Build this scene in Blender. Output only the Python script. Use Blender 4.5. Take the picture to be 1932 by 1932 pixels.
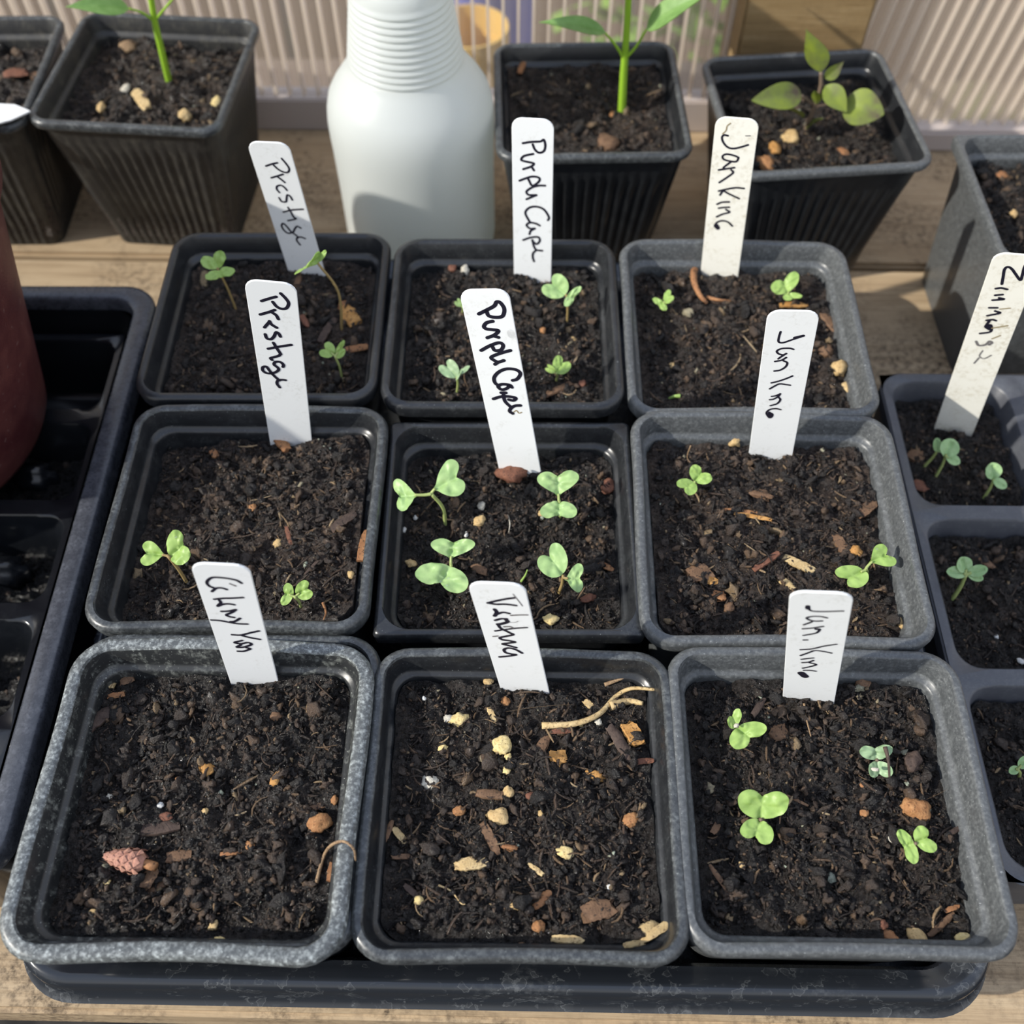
import bpy, bmesh, math, random
import numpy as np
from mathutils import Matrix, Vector

for o in list(bpy.data.objects):
    bpy.data.objects.remove(o)
SC = bpy.context.scene
COL = SC.collection
R = math.radians
PI = math.pi

# ------------------------------------------------------------------ camera
F_PX = 1935.0
CAM = np.array([0.0027, -0.1892, 0.3713])
def _rot(p, y):
    cx, sx, cz, sz = math.cos(p), math.sin(p), math.cos(y), math.sin(y)
    return np.array([[cz, -sz, 0], [sz, cz, 0], [0, 0, 1]]) @ np.array([[1, 0, 0], [0, cx, -sx], [0, sx, cx]])
CM = _rot(R(33.508), R(0.559))
cd = bpy.data.cameras.new('camera')
cam = bpy.data.objects.new('camera', cd)
COL.objects.link(cam)
m4 = np.eye(4); m4[:3, :3] = CM; m4[:3, 3] = CAM
cam.matrix_world = Matrix(m4.tolist())
cd.sensor_width = 36.0
cd.lens = 36.0 * F_PX / 1932.0
cd.clip_start = 0.01
cd.clip_end = 50
cd.dof.use_dof = True
cd.dof.focus_distance = 0.322
cd.dof.aperture_fstop = 11.0
SC.camera = cam

# ------------------------------------------------------------------ sky, sun, exposure
SUN_DIR = Vector((0.84, 0.27, -0.55)).normalized()      # the way the light travels
SUN_E = 4.3
SKY_E = 1.0
EXPO = 0.32
w = bpy.data.worlds.new('sky'); SC.world = w; w.use_nodes = True
nt = w.node_tree; nt.nodes.clear()
wo = nt.nodes.new('ShaderNodeOutputWorld'); bg = nt.nodes.new('ShaderNodeBackground')
tc = nt.nodes.new('ShaderNodeTexCoord'); sp = nt.nodes.new('ShaderNodeSeparateXYZ')
mr = nt.nodes.new('ShaderNodeMapRange'); rp = nt.nodes.new('ShaderNodeValToRGB')
mr.inputs[1].default_value = -1; mr.inputs[2].default_value = 1
e = rp.color_ramp.elements
e[0].position = 0.40; e[0].color = (0.10, 0.09, 0.075, 1)
e[1].position = 1.0; e[1].color = (0.56, 0.68, 0.96, 1)
x = e.new(0.5); x.color = (0.55, 0.53, 0.50, 1)
x = e.new(0.62); x.color = (0.90, 0.92, 0.95, 1)
nt.links.new(tc.outputs['Generated'], sp.inputs[0]); nt.links.new(sp.outputs[2], mr.inputs[0])
nt.links.new(mr.outputs[0], rp.inputs[0]); nt.links.new(rp.outputs[0], bg.inputs[0])
bg.inputs[1].default_value = SKY_E
nt.links.new(bg.outputs[0], wo.inputs[0])
sl = bpy.data.lights.new('sun', 'SUN'); sl.energy = SUN_E; sl.angle = R(0.8); sl.color = (1.0, 0.95, 0.86)
so = bpy.data.objects.new('sun', sl); COL.objects.link(so)
so.rotation_euler = SUN_DIR.to_track_quat('-Z', 'Y').to_euler(); so.location = (-1.2, -0.6, 1.2)
SC.view_settings.view_transform = 'Standard'; SC.view_settings.look = 'None'
SC.view_settings.gamma = 1; SC.view_settings.exposure = EXPO; SC.view_settings.use_curve_mapping = False
cy = SC.cycles
cy.max_bounces = 6; cy.diffuse_bounces = 5; cy.glossy_bounces = 3; cy.transmission_bounces = 4; cy.transparent_max_bounces = 24
cy.caustics_reflective = False; cy.caustics_refractive = False
cy.use_denoising = True

# ------------------------------------------------------------------ where a picture point lies in the place
def ray(px, py):
    return CM @ np.array([(px - 966) / F_PX, (966 - py) / F_PX, -1.0])
def at(px, py, z):
    d = ray(px, py); return CAM + d * ((z - CAM[2]) / d[2])
def at_y(px, py, y):
    d = ray(px, py); return CAM + d * ((y - CAM[1]) / d[1])
def scale_at(P):
    return F_PX / -((np.array(P) - CAM) @ CM)[2]        # picture px per metre there

# ------------------------------------------------------------------ objects
def tag(o, label=None, cat=None, group=None, kind=None):
    if label: o['label'] = label
    if cat: o['category'] = cat
    if group: o['group'] = group
    if kind: o['kind'] = kind
    return o
def empty(name, loc=(0, 0, 0), rz=0.0):
    o = bpy.data.objects.new(name, None); COL.objects.link(o)
    o.location = loc; o.rotation_euler = (0, 0, rz); o.empty_display_size = 0.01
    return o
def link(name, me, parent=None, loc=None, rz=None):
    o = bpy.data.objects.new(name, me); COL.objects.link(o)
    if parent: o.parent = parent
    if loc is not None: o.location = loc
    if rz is not None: o.rotation_euler = (0, 0, rz)
    return o
def mesh(name, V, Fc, mats, midx=None, smooth=True, sharp=None):
    me = bpy.data.meshes.new(name)
    V = np.asarray(V, dtype=np.float32).reshape(-1, 3)
    if isinstance(Fc, np.ndarray):
        n, k = Fc.shape
        me.vertices.add(len(V)); me.vertices.foreach_set('co', V.ravel())
        me.loops.add(n * k); me.loops.foreach_set('vertex_index', Fc.astype(np.int32).ravel())
        me.polygons.add(n); me.polygons.foreach_set('loop_start', np.arange(0, n * k, k, dtype=np.int32))
        me.update(calc_edges=True)
    else:
        me.from_pydata([tuple(map(float, v)) for v in V], [], [tuple(int(i) for i in f) for f in Fc]); me.update()
    for m in (mats if isinstance(mats, (list, tuple)) else [mats]): me.materials.append(m)
    if midx is not None: me.polygons.foreach_set('material_index', np.asarray(midx, dtype=np.int32))
    if smooth:
        me.polygons.foreach_set('use_smooth', [True] * len(me.polygons))
        if sharp: me.set_sharp_from_angle(angle=R(sharp))
    me.validate(); me.update()
    return me
class MB:
    """collects shapes that belong to ONE mesh"""
    def __init__(s): s.V = []; s.F = []; s.n = 0
    def add(s, V, Fc):
        V = np.asarray(V, float).reshape(-1, 3)
        s.V.append(V); s.F += [tuple(int(i) + s.n for i in f) for f in Fc]; s.n += len(V); return s
    def tube(s, pts, radii, n=8):
        V, Fc = tube(pts, radii, n); return s.add(V, Fc)
    def box(s, lo, hi, M=None):
        (a, b, c), (d, e_, f) = lo, hi
        V = np.array([(x_, y_, z_) for x_ in (a, d) for y_ in (b, e_) for z_ in (c, f)], float)
        if M is not None: V = V @ np.array(M).T
        return s.add(V, [(0, 1, 3, 2), (4, 6, 7, 5), (0, 4, 5, 1), (2, 3, 7, 6), (0, 2, 6, 4), (1, 5, 7, 3)])
    def mesh(s, name, mat, **k): return mesh(name, np.concatenate(s.V), s.F, mat, **k)
def unit(v): v = np.asarray(v, float); return v / (np.linalg.norm(v) + 1e-12)
def tube(pts, radii, n=8, caps=True):
    P = np.array(pts, float); m = len(P)
    rad = np.full(m, radii, float) if np.isscalar(radii) else np.array(radii, float)
    T = np.gradient(P, axis=0); T = T / (np.linalg.norm(T, axis=1)[:, None] + 1e-12)
    a = np.array([0.3, 0.2, 1.0]) if abs(T[0][2]) < .9 else np.array([1.0, 0, 0])
    N = unit(np.cross(T[0], a)); V = []
    for i in range(m):
        N = unit(N - T[i] * (N @ T[i])); B = np.cross(T[i], N)
        for k in range(n):
            t = 2 * PI * k / n; V.append(P[i] + rad[i] * (math.cos(t) * N + math.sin(t) * B))
    Fc = [(i * n + k, i * n + (k + 1) % n, (i + 1) * n + (k + 1) % n, (i + 1) * n + k) for i in range(m - 1) for k in range(n)]
    if caps: Fc += [tuple(range(n - 1, -1, -1)), tuple((m - 1) * n + k for k in range(n))]
    return np.array(V), Fc
def spline(pts, k=8):
    """Catmull-Rom through the points"""
    P = np.array(pts, float)
    if len(P) < 3:
        t = np.linspace(0, 1, k + 1)[:, None]; return P[0] * (1 - t) + P[-1] * t
    Q = np.vstack([2 * P[0] - P[1], P, 2 * P[-1] - P[-2]]); out = []
    for i in range(1, len(Q) - 2):
        for t in np.linspace(0, 1, k, endpoint=False):
            a, b, c, d = Q[i - 1:i + 3]
            out.append(.5 * ((2 * b) + (c - a) * t + (2 * a - 5 * b + 4 * c - d) * t * t + (3 * b - a - 3 * c + d) * t ** 3))
    out.append(P[-1]); return np.array(out)

# ------------------------------------------------------------------ noise
def _hash(ix, iy, s):
    h = (ix.astype(np.int64) * 374761393 + iy.astype(np.int64) * 668265263 + s * 144269) & 0xffffffff
    h = ((h ^ (h >> 13)) * 1274126177) & 0xffffffff
    return ((h ^ (h >> 16)) & 0xffff) / 65535.0
def vnoise(x_, y_, s=0):
    ix, iy = np.floor(x_), np.floor(y_); fx, fy = x_ - ix, y_ - iy
    fx = fx * fx * fx * (fx * (fx * 6 - 15) + 10); fy = fy * fy * fy * (fy * (fy * 6 - 15) + 10)
    a = _hash(ix, iy, s); b = _hash(ix + 1, iy, s); c = _hash(ix, iy + 1, s); d = _hash(ix + 1, iy + 1, s)
    return (a * (1 - fx) + b * fx) * (1 - fy) + (c * (1 - fx) + d * fx) * fy
def fbm(x_, y_, o=5, s=0, g=.55):
    v = 0; a = 1; t = 0
    for i in range(o):
        v = v + a * (vnoise(x_ * 2 ** i + 17.3 * i, y_ * 2 ** i - 9.1 * i, s + i) - .5); t += a; a *= g
    return v / t

# ------------------------------------------------------------------ materials
class Mat:
    def __init__(s, name, rough=.5, spec=.5, color=(.5, .5, .5)):
        s.m = bpy.data.materials.new(name); s.m.use_nodes = True; s.t = s.m.node_tree
        s.b = s.t.nodes['Principled BSDF']; s.out = s.t.nodes['Material Output']
        s.b.inputs['Roughness'].default_value = rough; s.b.inputs['Specular IOR Level'].default_value = spec
        s.b.inputs['Base Color'].default_value = (*color, 1); s.tc = None
    def n(s, t, **k):
        q = s.t.nodes.new(t)
        for a, v in k.items():
            if hasattr(q, a): setattr(q, a, v)
            else: q.inputs[a].default_value = v
        return q
    def l(s, a, b): s.t.links.new(a, b)
    def co(s, scale=(1, 1, 1), kind='Object'):
        if not s.tc: s.tc = s.n('ShaderNodeTexCoord')
        mp = s.n('ShaderNodeMapping'); mp.inputs['Scale'].default_value = scale
        s.l(s.tc.outputs[kind], mp.inputs[0]); return mp.outputs[0]
    def noise(s, scale, detail=5, rough=.6, vec=None, dist=0):
        q = s.n('ShaderNodeTexNoise'); q.inputs['Scale'].default_value = scale; q.inputs['Detail'].default_value = detail
        q.inputs['Roughness'].default_value = rough; q.inputs['Distortion'].default_value = dist
        s.l(vec if vec is not None else s.co(), q.inputs['Vector']); return q.outputs[0]
    def ramp(s, fac, stops):
        q = s.n('ShaderNodeValToRGB'); el = q.color_ramp.elements
        while len(el) < len(stops): el.new(.5)
        for e_, (p, c) in zip(el, stops):
            e_.position = p; e_.color = (*c, 1) if len(c) == 3 else c
        s.l(fac, q.inputs[0]); return q.outputs[0]
    def gray(s, fac, a, b, lo=0., hi=1.):
        q = s.n('ShaderNodeMapRange'); q.inputs[1].default_value = a; q.inputs[2].default_value = b
        q.inputs[3].default_value = lo; q.inputs[4].default_value = hi; s.l(fac, q.inputs[0]); return q.outputs[0]
    def mix(s, fac, a, b):
        q = s.n('ShaderNodeMix', data_type='RGBA')
        if isinstance(fac, (int, float)): q.inputs[0].default_value = fac
        else: s.l(fac, q.inputs[0])
        for v, i in ((a, 6), (b, 7)):
            if isinstance(v, tuple): q.inputs[i].default_value = (*v, 1)
            else: s.l(v, q.inputs[i])
        return q.outputs[2]
    def mul(s, a, b, op='MULTIPLY'):
        q = s.n('ShaderNodeMath', operation=op)
        for v, i in ((a, 0), (b, 1)):
            if isinstance(v, (int, float)): q.inputs[i].default_value = v
            else: s.l(v, q.inputs[i])
        return q.outputs[0]
    def color(s, c): s.l(c, s.b.inputs['Base Color']); return s
    def rough(s, c): s.l(c, s.b.inputs['Roughness']); return s
    def bump(s, h, strength=.3, dist=.001):
        q = s.n('ShaderNodeBump'); q.inputs['Strength'].default_value = strength; q.inputs['Distance'].default_value = dist
        s.l(h, q.inputs['Height']); s.l(q.outputs[0], s.b.inputs['Normal']); return s
def plastic(name, dust=.5, base=(.012, .013, .015), dcol=(.22, .24, .24), rough=.38, streak=False, speck=.5, sc=120, cut=(.42, .72), flo=.05, bmp=.05):
    m = Mat(name, rough)
    a = m.noise(sc, 6, .7); b = m.noise(900, 3, .6, vec=m.co((1, 1, .25) if streak else (1, 1, 1))); c = m.noise(1700, 2, .5)
    f = m.mul(m.gray(a, *cut), m.gray(b, .35, .7)); f = m.mul(f, dust)
    f = m.mul(f, m.mul(m.gray(c, .70, .74), speck), 'ADD')
    q = m.n('ShaderNodeMath', operation='ADD', use_clamp=True); m.l(f, q.inputs[0]); q.inputs[1].default_value = dust * flo
    m.color(m.mix(q.outputs[0], base, dcol)); m.rough(m.gray(q.outputs[0], 0, 1, rough, .85)); m.bump(b, bmp, .0004)
    return m.m
M = {}
M['pot'] = plastic('black_pot_plastic', .16, rough=.30)
M['pot_rim'] = plastic('scuffed_black_rim_plastic', .55, rough=.24, sc=230, cut=(.36, .70), flo=.14)
M['pot_clean'] = plastic('clean_black_plastic', .10, rough=.30, speck=.15)
M['pot_chalk'] = plastic('chalky_black_plastic', 1.0, dcol=(.47, .51, .50), rough=.28, streak=False, speck=.8, sc=620, cut=(.42, .72), flo=.12, bmp=.10)  # chalk marks, their colour raised to stand for sun on the front rim
M['pot_fleck'] = plastic('flecked_black_plastic', .55, dcol=(.36, .38, .34), rough=.34, streak=True, speck=.9, sc=300, cut=(.50, .68), flo=.05)
M['pot_grey'] = plastic('dusty_grey_black_plastic', .50, base=(.030, .033, .036), dcol=(.27, .285, .285), rough=.27, speck=.8, sc=480, cut=(.34, .76), flo=.22, bmp=.04)
M['pot_old'] = plastic('earthy_black_plastic', .55, dcol=(.13, .12, .09), rough=.5, streak=True, speck=.1)
M['tray'] = plastic('tray_black_plastic', .30, base=(.020, .022, .028), rough=.22, dcol=(.25, .27, .28), speck=.3)
M['tray_sky_sheen'] = plastic('black_plastic_painted_sheen', .35, base=(.030, .033, .041), rough=.24, dcol=(.25, .27, .32), speck=.2, sc=200, flo=.12)  # sky reflection on the seed tray rim is put into this blue-grey colour
M['tray_wet'] = plastic('wet_black_plastic', .03, base=(.006, .007, .009), rough=.16, speck=.0)
M['cell_rim'] = plastic('cell_tray_plastic', .30, base=(.060, .063, .074), rough=.38, speck=.2)
# rim of the carrier tray gets limescale
m = Mat('limescaled_black_plastic', .28)
a = m.noise(60, 5, .6); b = m.noise(500, 4, .65); c = m.noise(190, 3, .5)
edge = m.mul(m.mul(m.gray(c, .55, .565), m.gray(c, .60, .575)), m.gray(a, .46, .52))
f = m.mul(m.mul(m.gray(a, .54, .66), m.gray(b, .42, .66)), .09); f = m.mul(f, m.mul(m.mul(m.gray(c, .56, .57), m.gray(a, .48, .58)), .035), 'ADD')
f = m.mul(f, m.mul(edge, .08), 'ADD')
m.color(m.mix(f, (.016, .019, .024), (.42, .44, .44))); m.rough(m.gray(f, 0, .5, .19, .7)); M['tray_lime'] = m.m
# soil
def soil_mat(name, dark, mid, dry):
    m = Mat(name, .6)
    a = m.noise(55, 5, .65); b = m.noise(650, 6, .7); c = m.noise(2600, 3, .6)
    k = m.ramp(m.mul(m.mul(a, .5), m.mul(b, .5), 'ADD'), [(.36, dark), (.52, mid), (.68, dry)])
    m.color(k); m.rough(m.gray(b, .40, .62, .16, .62)); m.b.inputs['Specular IOR Level'].default_value = .7
    m.bump(m.mul(b, m.mul(c, .8), 'ADD'), 1.0, .0016); return m.m
M['soil'] = soil_mat('moist_potting_soil', (.007, .006, .005), (.023, .018, .015), (.074, .053, .040))
M['soil_wet'] = soil_mat('wet_black_soil', (.004, .004, .004), (.009, .008, .008), (.02, .018, .016))
M['soil_dry'] = soil_mat('drier_potting_soil', (.011, .009, .008), (.046, .033, .026), (.125, .086, .059))
def crumb_mat(name, stops, rough=.55):
    m = Mat(name, rough); g = m.n('ShaderNodeNewGeometry')
    k = m.ramp(g.outputs['Random Per Island'], stops)
    n_ = m.noise(1500, 4, .7); m.color(m.mix(m.gray(n_, .3, .7, .0, .55), k, (.012, .009, .008)))
    m.rough(m.gray(n_, .40, .62, .16, .65)); m.bump(n_, .9, .0010); return m.m
M['crumb'] = crumb_mat('soil_crumbs', [(0, (.008, .007, .006)), (.42, (.019, .015, .0125)), (.70, (.055, .039, .029)), (.90, (.115, .074, .047)), (.972, (.16, .10, .056)), (.994, (.36, .26, .14)), (1, (.48, .54, .42))], .4)
M['fibre'] = crumb_mat('soil_fibres', [(0, (.012, .009, .007)), (.45, (.030, .020, .014)), (.74, (.085, .052, .033)), (.93, (.20, .125, .066)), (.985, (.38, .26, .14)), (1, (.48, .36, .21))], .6)
# plants
def leaf_mat(name, c, c2, under=None, trans=.35):
    m = Mat(name, .42, .45)
    a = m.noise(260, 4, .6); b = m.noise(900, 3, .6)
    k = m.mix(m.gray(a, .35, .65), c, c2); m.color(k); m.bump(b, .15, .0004)
    t = m.n('ShaderNodeBsdfTranslucent'); m.l(m.mix(.5, k, (.45, .62, .08)), t.inputs[0])
    q = m.n('ShaderNodeMixShader'); q.inputs[0].default_value = trans
    m.l(m.b.outputs[0], q.inputs[1]); m.l(t.outputs[0], q.inputs[2]); m.l(q.outputs[0], m.out.inputs[0]); return m.m
M['leaf_blue'] = leaf_mat('pale_green_cotyledon', (.36, .55, .22), (.48, .66, .29))
M['leaf_lime'] = leaf_mat('lime_green_cotyledon', (.32, .49, .12), (.43, .60, .18))
M['leaf_dull'] = leaf_mat('grey_green_cotyledon', (.32, .47, .26), (.42, .56, .33))
M['leaf_round'] = leaf_mat('round_seed_leaf', (.34, .54, .24), (.44, .62, .31))
M['leaf_pepper'] = leaf_mat('pepper_leaf', (.18, .34, .09), (.26, .44, .14))
m = Mat('olive_purple_leaf', .45, .4)
k = m.ramp(m.noise(70, 4, .6), [(.35, (.26, .33, .045)), (.50, (.20, .25, .06)), (.66, (.13, .10, .07))]); m.color(k)
t = m.n('ShaderNodeBsdfTranslucent'); m.l(k, t.inputs[0]); q = m.n('ShaderNodeMixShader'); q.inputs[0].default_value = .35
m.l(m.b.outputs[0], q.inputs[1]); m.l(t.outputs[0], q.inputs[2]); m.l(q.outputs[0], m.out.inputs[0]); M['leaf_olive'] = m.m
M['stem'] = Mat('pale_green_stem', .45, .4, (.30, .36, .12)).m
M['stem_tan'] = Mat('tan_stem', .5, .4, (.28, .20, .08)).m
M['stem_green'] = Mat('bright_green_stem', .4, .4, (.24, .42, .03)).m
M['stem_purple'] = Mat('purple_brown_stem', .5, .4, (.14, .10, .07)).m
# white labels, ink
m = Mat('white_label_plastic', .38, .4)
a = m.noise(90, 4, .6); b = m.noise(700, 4, .7)
f = m.mul(m.gray(a, .5, .75), m.gray(b, .5, .75)); m.color(m.mix(m.mul(f, .8), (.80, .82, .82), (.36, .34, .28))); M['label'] = m.m
m = Mat('yellowed_label_plastic', .38, .4)
a = m.noise(90, 4, .6); b = m.noise(600, 4, .7)
f = m.mul(m.gray(a, .45, .7), m.gray(b, .45, .7)); m.color(m.mix(m.mul(f, .9), (.83, .82, .74), (.42, .36, .22))); M['label_old'] = m.m
M['ink'] = Mat('black_marker_ink', .35, .5, (.012, .011, .022)).m
M['ink_faint'] = Mat('faded_marker_ink', .4, .4, (.17, .16, .16)).m
M['ink_brown'] = Mat('brown_label_stain', .5, .3, (.30, .24, .13)).m
# bottle
m = Mat('translucent_white_polythene', .33, .45, (.70, .73, .71))
t = m.n('ShaderNodeBsdfTranslucent'); t.inputs[0].default_value = (.80, .84, .82, 1); q = m.n('ShaderNodeMixShader'); q.inputs[0].default_value = .42
m.l(m.b.outputs[0], q.inputs[1]); m.l(t.outputs[0], q.inputs[2]); m.l(q.outputs[0], m.out.inputs[0])
M['bottle'] = m.m
# maroon planter
m = Mat('maroon_plastic', .48, .4)
a = m.noise(60, 4, .6); b = m.noise(1500, 3, .6); c = m.noise(420, 3, .5)
k = m.mix(m.gray(a, .4, .7), (.075, .018, .020), (.125, .040, .036)); m.color(m.mix(m.mul(m.gray(c, .66, .72), .35), k, (.32, .22, .2))); m.bump(b, .3, .0006); M['maroon'] = m.m
# timber
def timber(name, c1, c2, c3, dirt):
    m = Mat(name, .7, .3)
    g = m.noise(22, 6, .65, vec=m.co((.6, 9, 9)), dist=.4); g2 = m.noise(160, 5, .6, vec=m.co((.25, 6, 6))); st = m.noise(16, 5, .65); sp2 = m.noise(330, 4, .7); bl = m.noise(60, 4, .7)
    k = m.ramp(m.mul(m.mul(g, .6), m.mul(g2, .4), 'ADD'), [(.35, c1), (.5, c2), (.66, c3)])
    d = m.mul(m.mul(m.gray(st, .42, .62), m.gray(sp2, .42, .66)), dirt); d2 = m.mul(m.gray(bl, .64, .72), m.mul(m.gray(sp2, .35, .6), dirt))
    q = m.n('ShaderNodeMath', operation='ADD', use_clamp=True); m.l(d, q.inputs[0]); m.l(d2, q.inputs[1])
    m.color(m.mix(q.outputs[0], k, (.05, .034, .022))); m.bump(g2, .3, .0008); return m.m
M['wood'] = timber('weathered_bench_timber', (.29, .205, .12), (.40, .295, .18), (.47, .36, .23), .95)
M['post'] = timber('green_house_post_timber', (.19, .125, .055), (.26, .175, .08), (.34, .245, .125), .15)
# polycarbonate
def poly(name, tr, col):
    m = Mat(name, .25, .5, col)
    tb = m.n('ShaderNodeBsdfTransparent'); tl = m.n('ShaderNodeBsdfTranslucent'); tl.inputs[0].default_value = (*col, 1)
    q1 = m.n('ShaderNodeMixShader'); q1.inputs[0].default_value = .5; m.l(m.b.outputs[0], q1.inputs[1]); m.l(tl.outputs[0], q1.inputs[2])
    q2 = m.n('ShaderNodeMixShader'); q2.inputs[0].default_value = tr; m.l(q1.outputs[0], q2.inputs[1]); m.l(tb.outputs[0], q2.inputs[2])
    m.l(q2.outputs[0], m.out.inputs[0]); return m.m
M['poly_sheet'] = poly('polycarbonate_sheet', .80, (.62, .56, .49))
M['poly_rib'] = poly('polycarbonate_rib', .25, (.88, .80, .70))
M['poly_trim'] = Mat('grey_plastic_glazing_bar', .45, .4, (.46, .40, .37)).m
# debris
def bit(name, a, b, sc=500, rough=.75, spread=(.35, .65), dark=(.03, .02, .015)):
    m = Mat(name, rough, .3); n1 = m.noise(sc, 5, .7); n2 = m.noise(sc * 3, 3, .6)
    k = m.mix(m.gray(n1, *spread), a, b); m.color(m.mix(m.gray(n2, .56, .66, 0, .8), k, dark)); m.bump(n1, .6, .0008); return m.m
M['tan'] = bit('tan_stone', (.42, .28, .12), (.55, .40, .20), dark=(.16, .10, .05))
M['yellow'] = bit('yellow_stone', (.55, .42, .17), (.68, .55, .28), dark=(.25, .17, .07))
M['pale'] = bit('pale_stone', (.42, .39, .32), (.60, .56, .46), dark=(.2, .17, .13))
M['orange'] = bit('orange_stone', (.26, .115, .045), (.38, .20, .085), dark=(.09, .04, .02))
M['red'] = bit('red_brown_stone', (.13, .055, .035), (.20, .085, .05))
M['white'] = bit('white_grit', (.55, .54, .50), (.7, .69, .64), dark=(.35, .33, .3))
M['bark'] = bit('dark_bark', (.045, .030, .024), (.085, .058, .045), 350)
M['brown'] = bit('brown_wood', (.11, .062, .035), (.19, .11, .062), 350)
M['rust'] = bit('rusty_wood', (.24, .105, .045), (.36, .18, .08), 350)
M['straw'] = bit('straw_wood', (.42, .29, .13), (.58, .44, .23), 350, dark=(.16, .10, .05))
M['amber'] = bit('amber_bark', (.34, .16, .04), (.50, .27, .09), 350, dark=(.1, .05, .02))
M['bud'] = bit('pinkish_bud', (.34, .16, .12), (.46, .25, .17), 600, dark=(.17, .07, .05))
M['root'] = bit('tan_root', (.22, .14, .08), (.34, .23, .13), 500)

# ================================================================== STRUCTURE: glazing, post, ground outside
def rail(name, lo, hi, mat, rz=0, loc=(0, 0, 0), kind='structure', bev=.001):
    b = bmesh.new(); bmesh.ops.create_cube(b, size=1)
    for v in b.verts:
        v.co = Vector([lo[i] + (hi[i] - lo[i]) * (v.co[i] + .5) for i in range(3)])
    if bev: bmesh.ops.bevel(b, geom=list(b.edges), offset=bev, segments=2, affect='EDGES')
    me = bpy.data.meshes.new(name); b.to_mesh(me); b.free(); me.materials.append(mat)
    o = link(name, me, None, loc, rz)
    if kind: o['kind'] = kind
    return o
def glazing(name, w, h, pitch, thick, lean=0.0):
    """twin-wall sheet: two skins joined by upright ribs (x right, z up, front skin at y = 0)"""
    V = []; Fc = []; mi = []
    n = int(w / pitch); k = 6
    def add(vs, fs, m_):
        b = len(V); V.extend(vs); Fc.extend([tuple(i + b for i in f) for f in fs]); mi.extend([m_] * len(fs))
    for y0, am in ((0, .00045), (thick, .0003)):
        xs = np.linspace(0, n * pitch, n * k + 1)
        ys = y0 + am * np.cos(2 * PI * xs / pitch)
        vs = [(a, b_, 0) for a, b_ in zip(xs, ys)] + [(a + lean * h, b_, h) for a, b_ in zip(xs, ys)]
        m_ = len(xs); add(vs, [(i, i + 1, m_ + i + 1, m_ + i) for i in range(m_ - 1)], 0)
    for i in range(n + 1):
        a = i * pitch; t = .0007
        add([(a - t, .0003, 0), (a + t, .0003, 0), (a + t, thick, 0), (a - t, thick, 0), (a - t + lean * h, .0003, h), (a + t + lean * h, .0003, h), (a + t + lean * h, thick, h), (a - t + lean * h, thick, h)],
            [(0, 1, 5, 4), (1, 2, 6, 5), (2, 3, 7, 6), (3, 0, 4, 7)], 1)
    me = mesh(name, V, Fc, [M['poly_sheet'], M['poly_rib']], mi, True, 40)
    o = link(name, me); o['kind'] = 'structure'; return o
YB = .322
g1 = glazing('window_1', .50, .42, .0080, .006); g1.location = (-.375, YB, .018)
g2 = glazing('window_2', .40, .42, .0080, .006, lean=.10); g2.location = (.168, .312, .012); g2.rotation_euler = (0, 0, R(-1.5))
rail('trim_1', (-.45, YB - .003, 0), (.118, YB + .010, .020), M['poly_trim'])
rail('trim_2', (.17, .303, 0), (.62, .316, .013), M['poly_trim'], bev=.0015)
rail('wall_post', (.1135, .300, -.25), (.1775, .345, .46), M['post'], bev=.0015)
m = Mat('garden_soil_and_grass', .9, .2)
k = m.ramp(m.noise(2.5, 6, .7), [(.38, (.16, .12, .09)), (.52, (.22, .17, .12)), (.66, (.20, .20, .09))]); m.color(k)
go = link('ground', mesh('ground', [(-4, .4, -.75), (4, .4, -.75), (4, 7, -.75), (-4, 7, -.75)], [(0, 1, 2, 3)], m.m)); go['kind'] = 'structure'
m = Mat('shade_painted_floor', .9, .2, (.03, .028, .026)); m.color(m.ramp(m.noise(20, 5, .7), [(.4, (.012, .012, .012)), (.65, (.05, .046, .04))]))  # shadow on the floor is put into its near-black colour
go = link('floor', mesh('floor', [(-3, -2, -.75), (3, -2, -.75), (3, .4, -.75), (-3, .4, -.75)], [(0, 1, 2, 3)], m.m)); go['kind'] = 'structure'
# garden fence and blurred things beyond the glazing
M['fence'] = Mat('pinkish_brown_fence', .8, .2, (.22, .165, .12)).m
fe = empty('garden_fence', (0, 1.5, -.75)); tag(fe, 'pinkish brown board fence blurred behind the ribbed glazing', 'fence')
for i in range(26):
    b = MB(); b.box((-2.6 + i * .2, 0, 0), (-2.6 + i * .2 + .185, .02, .95)); link('fence_board', b.mesh('fence_board', M['fence'], smooth=False), fe)
b = MB(); b.box((-2.6, .02, .2), (2.6, .06, .28)); link('fence_rail', b.mesh('fence_rail', M['fence'], smooth=False), fe)
M['blue'] = Mat('blue_plastic', .5, .4, (.16, .20, .62)).m
M['ochre'] = Mat('ochre_planter', .6, .3, (.72, .48, .14)).m
ZS = -.200
def tub(name, px, py, y, r, h, mat, label):
    P = at_y(px, py, y)
    prof = [(r * .8, 0), (r, h), (r * 1.06, h), (r * 1.06, h - .02), (r * .94, h - .02), (r * .76, .01), (0, .01)]
    V = []; Fc = []; n = 24
    for rr, z in prof: V += [(rr * math.cos(2 * PI * k / n), rr * math.sin(2 * PI * k / n), z) for k in range(n)]
    for i in range(len(prof) - 1): Fc += [(i * n + k, i * n + (k + 1) % n, (i + 1) * n + (k + 1) % n, (i + 1) * n + k) for k in range(n)]
    tag(link(name, mesh(name, V, Fc, mat, sharp=40), None, (P[0], P[1], ZS)), label, 'tub')
tub('garden_tub', 905, 10, .62, .050, .20, M['blue'], 'blue tub blurred behind the ribbed glazing, right of the spray bottle neck')
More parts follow.
